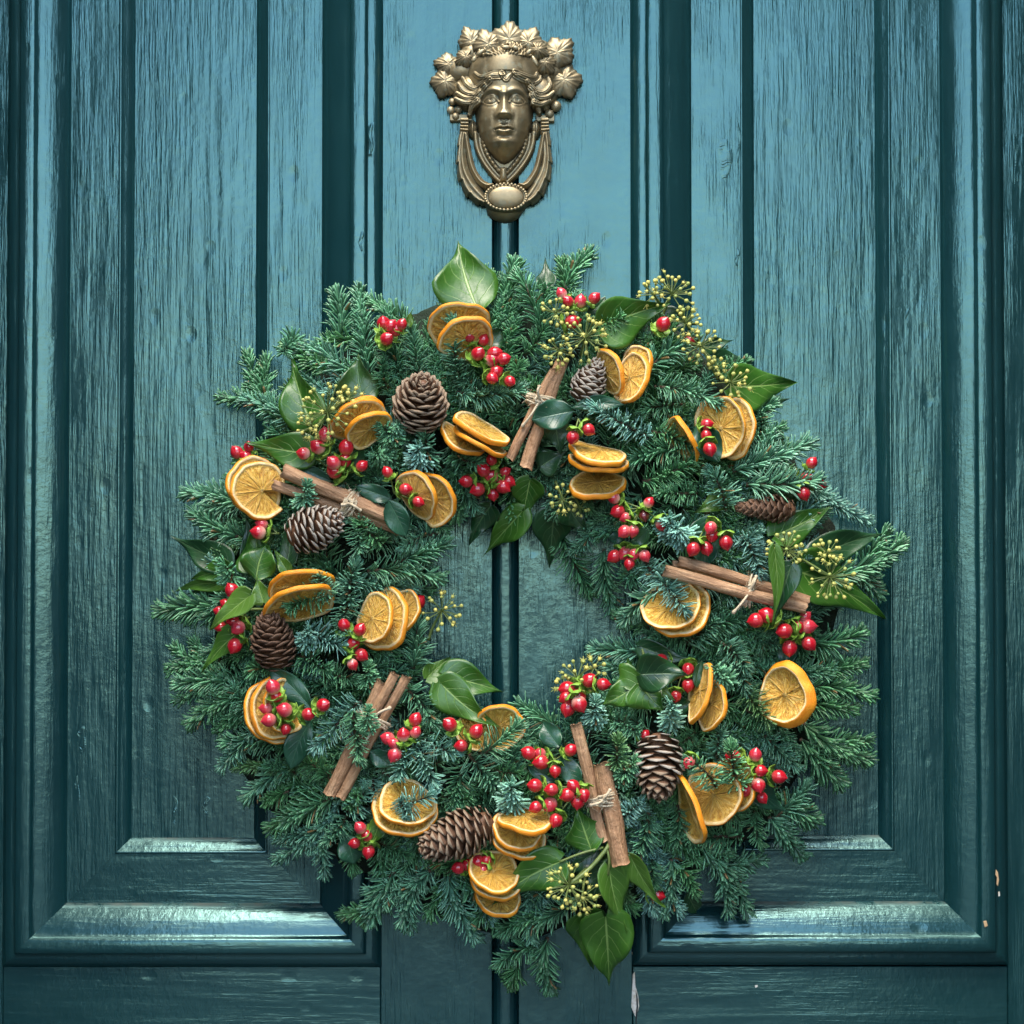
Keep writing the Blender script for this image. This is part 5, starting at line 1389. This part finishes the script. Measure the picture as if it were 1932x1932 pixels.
umbel(k, 'R3', 985, 505, 100, .030, (0, .2), 24, (1080, 620)); umbel(k, 'R3', 1088, 662, 120, .036, (0, .1), 26, (1170, 790)); umbel(k, 'R3', 1285, 900, 120, .034, (.3, 0), 20, (1190, 800)); umbel(k, 'R3', 1200, 790, 60, .030, (0, 0), 9, (1180, 830))
stalk(k, 'R3', [(1090, 660, .018), (1150, 780, .014), (1200, 880, 0)])
k = ivy('two ivy leaves pointing up around a spiky yellow-green flower head', 'R4', 1110, 480)
leaf(k, 'R4', 1010, 500, 864, 40, 290, 'i', M_IVY, .016, .002, roll=-.25, fold=.3); leaf(k, 'R4', 1370, 400, 1318, 20, 280, 'd', ID, .010, .002, fold=.15, pale=.2)
umbel(k, 'R4', 1115, 425, 175, .046, (0, .05), 40, (1120, 560)); umbel(k, 'R4', 1010, 520, 90, .036, (-.3, -.2), 14, (1080, 500)); umbel(k, 'R4', 1250, 330, 85, .040, (.2, .3), 14, (1130, 420))
k = ivy('wavy ivy leaf pointing to the door edge above a notched orange slice', 'R4', 1000, 700)
leaf(k, 'R4', 1010, 700, 565, 622, 240, 'i', M_IVY, .022, 0, roll=-.1, fold=.15)
k = ivy('fan of dark ivy leaves sticking out past the upright brown cone', 'R4', 440, 1430)
leaf(k, 'R4', 450, 1420, 72, 1243, 210, 'i', ID, .006, 0, fold=.3); leaf(k, 'R4', 470, 1470, 200, 1540, 170, 'i', M_IVY, .010, 0); leaf(k, 'R4', 440, 1560, 78, 1622, 110, 'i', M_IVY, .008, 0, pale=.3); leaf(k, 'R4', 400, 1600, 160, 1640, 60, 'i', ID, .002)
k = ivy('overlapping oval ivy leaves beneath two pink-red berries', 'R4', 640, 1450)
leaf(k, 'R4', 590, 1460, 570, 1080, 130, 'i', ID, .010, 0); leaf(k, 'R4', 640, 1470, 620, 1170, 250, 'i', M_IVY, .018, 0, roll=-.2); leaf(k, 'R4', 640, 1540, 700, 1312, 230, 'o', M_IVY, .028, 0, fold=.12); leaf(k, 'R4', 850, 1420, 850, 1058, 130, 'i', ID, .008, 0); leaf(k, 'R4', 850, 1480, 760, 1330, 90, 'i', M_IVY, .016, 0, pale=.3)
k = ivy('curled yellow-green ivy leaves wrapped over berries beside the upright cone', 'R4', 690, 1690)
leaf(k, 'R4', 600, 1640, 322, 1868, 170, 'i', M_IVY, .046, 0, roll=.35, fold=.35, pale=.75); leaf(k, 'R4', 690, 1690, 645, 1510, 150, 'i', M_IVY, .030, 0, pale=.5); leaf(k, 'R5', 535, 330, 272, 610, 160, 'i', M_IVY, .030, 0, roll=.2, pale=.2)
stalk(k, 'R4', [(600, 1735, .02), (705, 1730, .01)])
k = ivy('two bright ivy leaves reaching into the open middle above an orange slice', 'F', 815, 1285)
leaf(k, 'F', 838, 1275, 950, 1305, 76, 'i', M_IVY, .022, 0, roll=-.2); leaf(k, 'F', 832, 1290, 940, 1372, 72, 'i', M_IVY, .030, .004, roll=.1, pale=.15); leaf(k, 'F', 805, 1280, 850, 1240, 40, 'i', M_IVY, .018, 0, pale=.5)
k = ivy('single yellow flower head on a thin stalk reaching into the open middle', 'F', 810, 1200)
umbel(k, 'F', 833, 1152, 36, .034, (.3, .2), 20, (808, 1208))
k = ivy('dark ivy leaves hanging into the top of the open middle', 'F', 980, 950)
leaf(k, 'F', 985, 965, 912, 1048, 58, 'i', M_IVY, .014, 0, fold=.3, pale=.1); leaf(k, 'F', 1045, 965, 1036, 1068, 72, 'i', ID, .004, 0); leaf(k, 'F', 925, 955, 885, 1030, 52, 'i', ID, .004, 0); leaf(k, 'F', 1000, 905, 985, 985, 60, 'i', M_IVY, .010, 0); leaf(k, 'F', 1070, 950, 1110, 1005, 62, 'i', ID, .008, 0); leaf(k, 'F', 1020, 880, 1070, 850, 50, 'i', ID, .016, 0)
umbel(k, 'R3', 165, 1680, 95, .030, (0, -.2), 14, (120, 1560)); umbel(k, 'R3', 285, 1730, 55, .030, (0, -.4), 7, (200, 1600))
k = ivy('pale grey-green leaf underside showing beneath fir near the slender cone', 'R3', 1240, 1650)
leaf(k, 'R3', 1240, 1640, 1030, 1772, 140, 'i', M_IVY, .014, 0, pale=.55)
k = ivy('flowering ivy with large glossy leaves around the tied cinnamon ends', 'R7', 1640, 680)
leaf(k, 'R7', 1480, 470, 1865, 262, 230, 'i', M_IVY, .020, 0, roll=-.15); leaf(k, 'F', 1535, 1055, 1675, 1005, 66, 'i', ID, .020, 0); leaf(k, 'F', 1500, 1075, 1664, 1170, 105, 'i', M_IVY, .020, 0, roll=-.3, fold=.3)
leaf(k, 'R7', 1480, 560, 1465, 1080, 100, 'i', M_IVY, .062, -.012, fold=.5, pale=.4); leaf(k, 'R7', 1590, 670, 1475, 1050, 170, 'i', ID, .056, -.010, roll=.2)
umbel(k, 'R7', 1560, 565, 120, .044, (0, .1), 28, (1640, 640)); umbel(k, 'R7', 1850, 745, 145, .046, (.1, -.1), 30, (1720, 660)); umbel(k, 'R7', 1830, 590, 90, .040, (.1, .3), 16, (1740, 640))
stalk(k, 'R7', [(1560, 570, .03), (1700, 650, .026), (1850, 740, .03)])
k = ivy('three-lobed bright ivy leaf with darker leaves behind, beside edge-on slices', 'R7', 590, 1450)
leaf(k, 'R7', 590, 1440, 335, 1595, 330, 'l', M_IVY, .034, 0, roll=.1, fold=.12, pale=.15); leaf(k, 'R7', 590, 1460, 745, 1640, 300, 'i', M_IVY, .033, 0, fold=.1, pale=.05); leaf(k, 'R7', 560, 1480, 505, 1275, 150, 'i', M_IVY, .031, 0, fold=.1)
leaf(k, 'R7', 590, 1395, 925, 1400, 260, 'i', ID, .044, 0, roll=.1); leaf(k, 'R7', 590, 1210, 960, 1300, 150, 'i', ID, .016, 0); leaf(k, 'R7', 690, 1470, 830, 1575, 90, 'i', M_IVY, .030, 0, pale=.2); leaf(k, 'R7', 800, 1600, 950, 1580, 180, 'i', ID, .014, 0); leaf(k, 'R7', 960, 1480, 1000, 1300, 60, 'o', ID, .024, 0)
stalk(k, 'R7', [(590, 1450, .02), (620, 1330, .01), (600, 1220, 0)])
k = ivy('tiny ivy flowers on thin stalks above a berry cluster in the open middle', 'R7', 160, 1480)
umbel(k, 'R7', 170, 1420, 120, .028, (0, .4), 20, (160, 1520)); umbel(k, 'R7', 280, 1350, 70, .028, (.2, .3), 9, (200, 1470)); umbel(k, 'R7', 90, 1480, 70, .030, (-.4, .1), 9, (160, 1500))
k = ivy('long ivy branch with broad hanging leaves and a flower head at the bottom', 'R6', 1800, 1010)
leaf(k, 'R6', 1715, 1025, 1610, 720, 270, 'd', M_IVY, .034, 0, fold=.14); leaf(k, 'R6', 1500, 1095, 1055, 1372, 280, 'i', M_IVY, .034, 0, fold=.14); leaf(k, 'R6', 1740, 1030, 1550, 1200, 150, 'i', ID, .020, 0); leaf(k, 'R6', 1820, 1120, 1700, 1400, 230, 'i', ID, .022, 0)
leaf(k, 'R6', 1830, 1130, 1935, 1560, 200, 'i', M_IVY, .034, 0, roll=-.3, fold=.4, pale=.35); leaf(k, 'R8', 220, 1570, 270, 1890, 210, 'i', M_IVY, .024, 0, fold=.3)
leaf(k, 'R8', 330, 1545, 555, 1892, 150, 'i', M_IVY, .036, 0, roll=.35, fold=.45, pale=.55)
leaf(k, 'R6', 1660, 1440, 1730, 1830, 280, 'i', M_IVY, .018, 0, fold=.1, pale=.1); leaf(k, 'R6', 1805, 1465, 1830, 1935, 350, 'i', M_IVY, .034, 0, fold=.1, pale=.1)
umbel(k, 'R6', 1560, 1250, 140, .056, (-.1, 0), 30, (1760, 1060)); umbel(k, 'R6', 1650, 1330, 110, .052, (.2, -.4), 20, (1700, 1130))
stalk(k, 'R6', [(1570, 1240, .04), (1700, 1140, .028), (1810, 1010, .022), (1830, 960, .014)], .0022); stalk(k, 'R6', [(1500, 1095, .022), (1640, 1040, .024), (1790, 1000, .022)]); stalk(k, 'R6', [(1815, 1010, .022), (1830, 1090, .024), (1820, 1180, .02)])
k = ivy('dark rounded leaf tip showing behind fir under the lowest right sprigs', 'R8', 720, 1800)
leaf(k, 'R8', 700, 1780, 770, 1915, 120, 'o', ID, .002, 0)
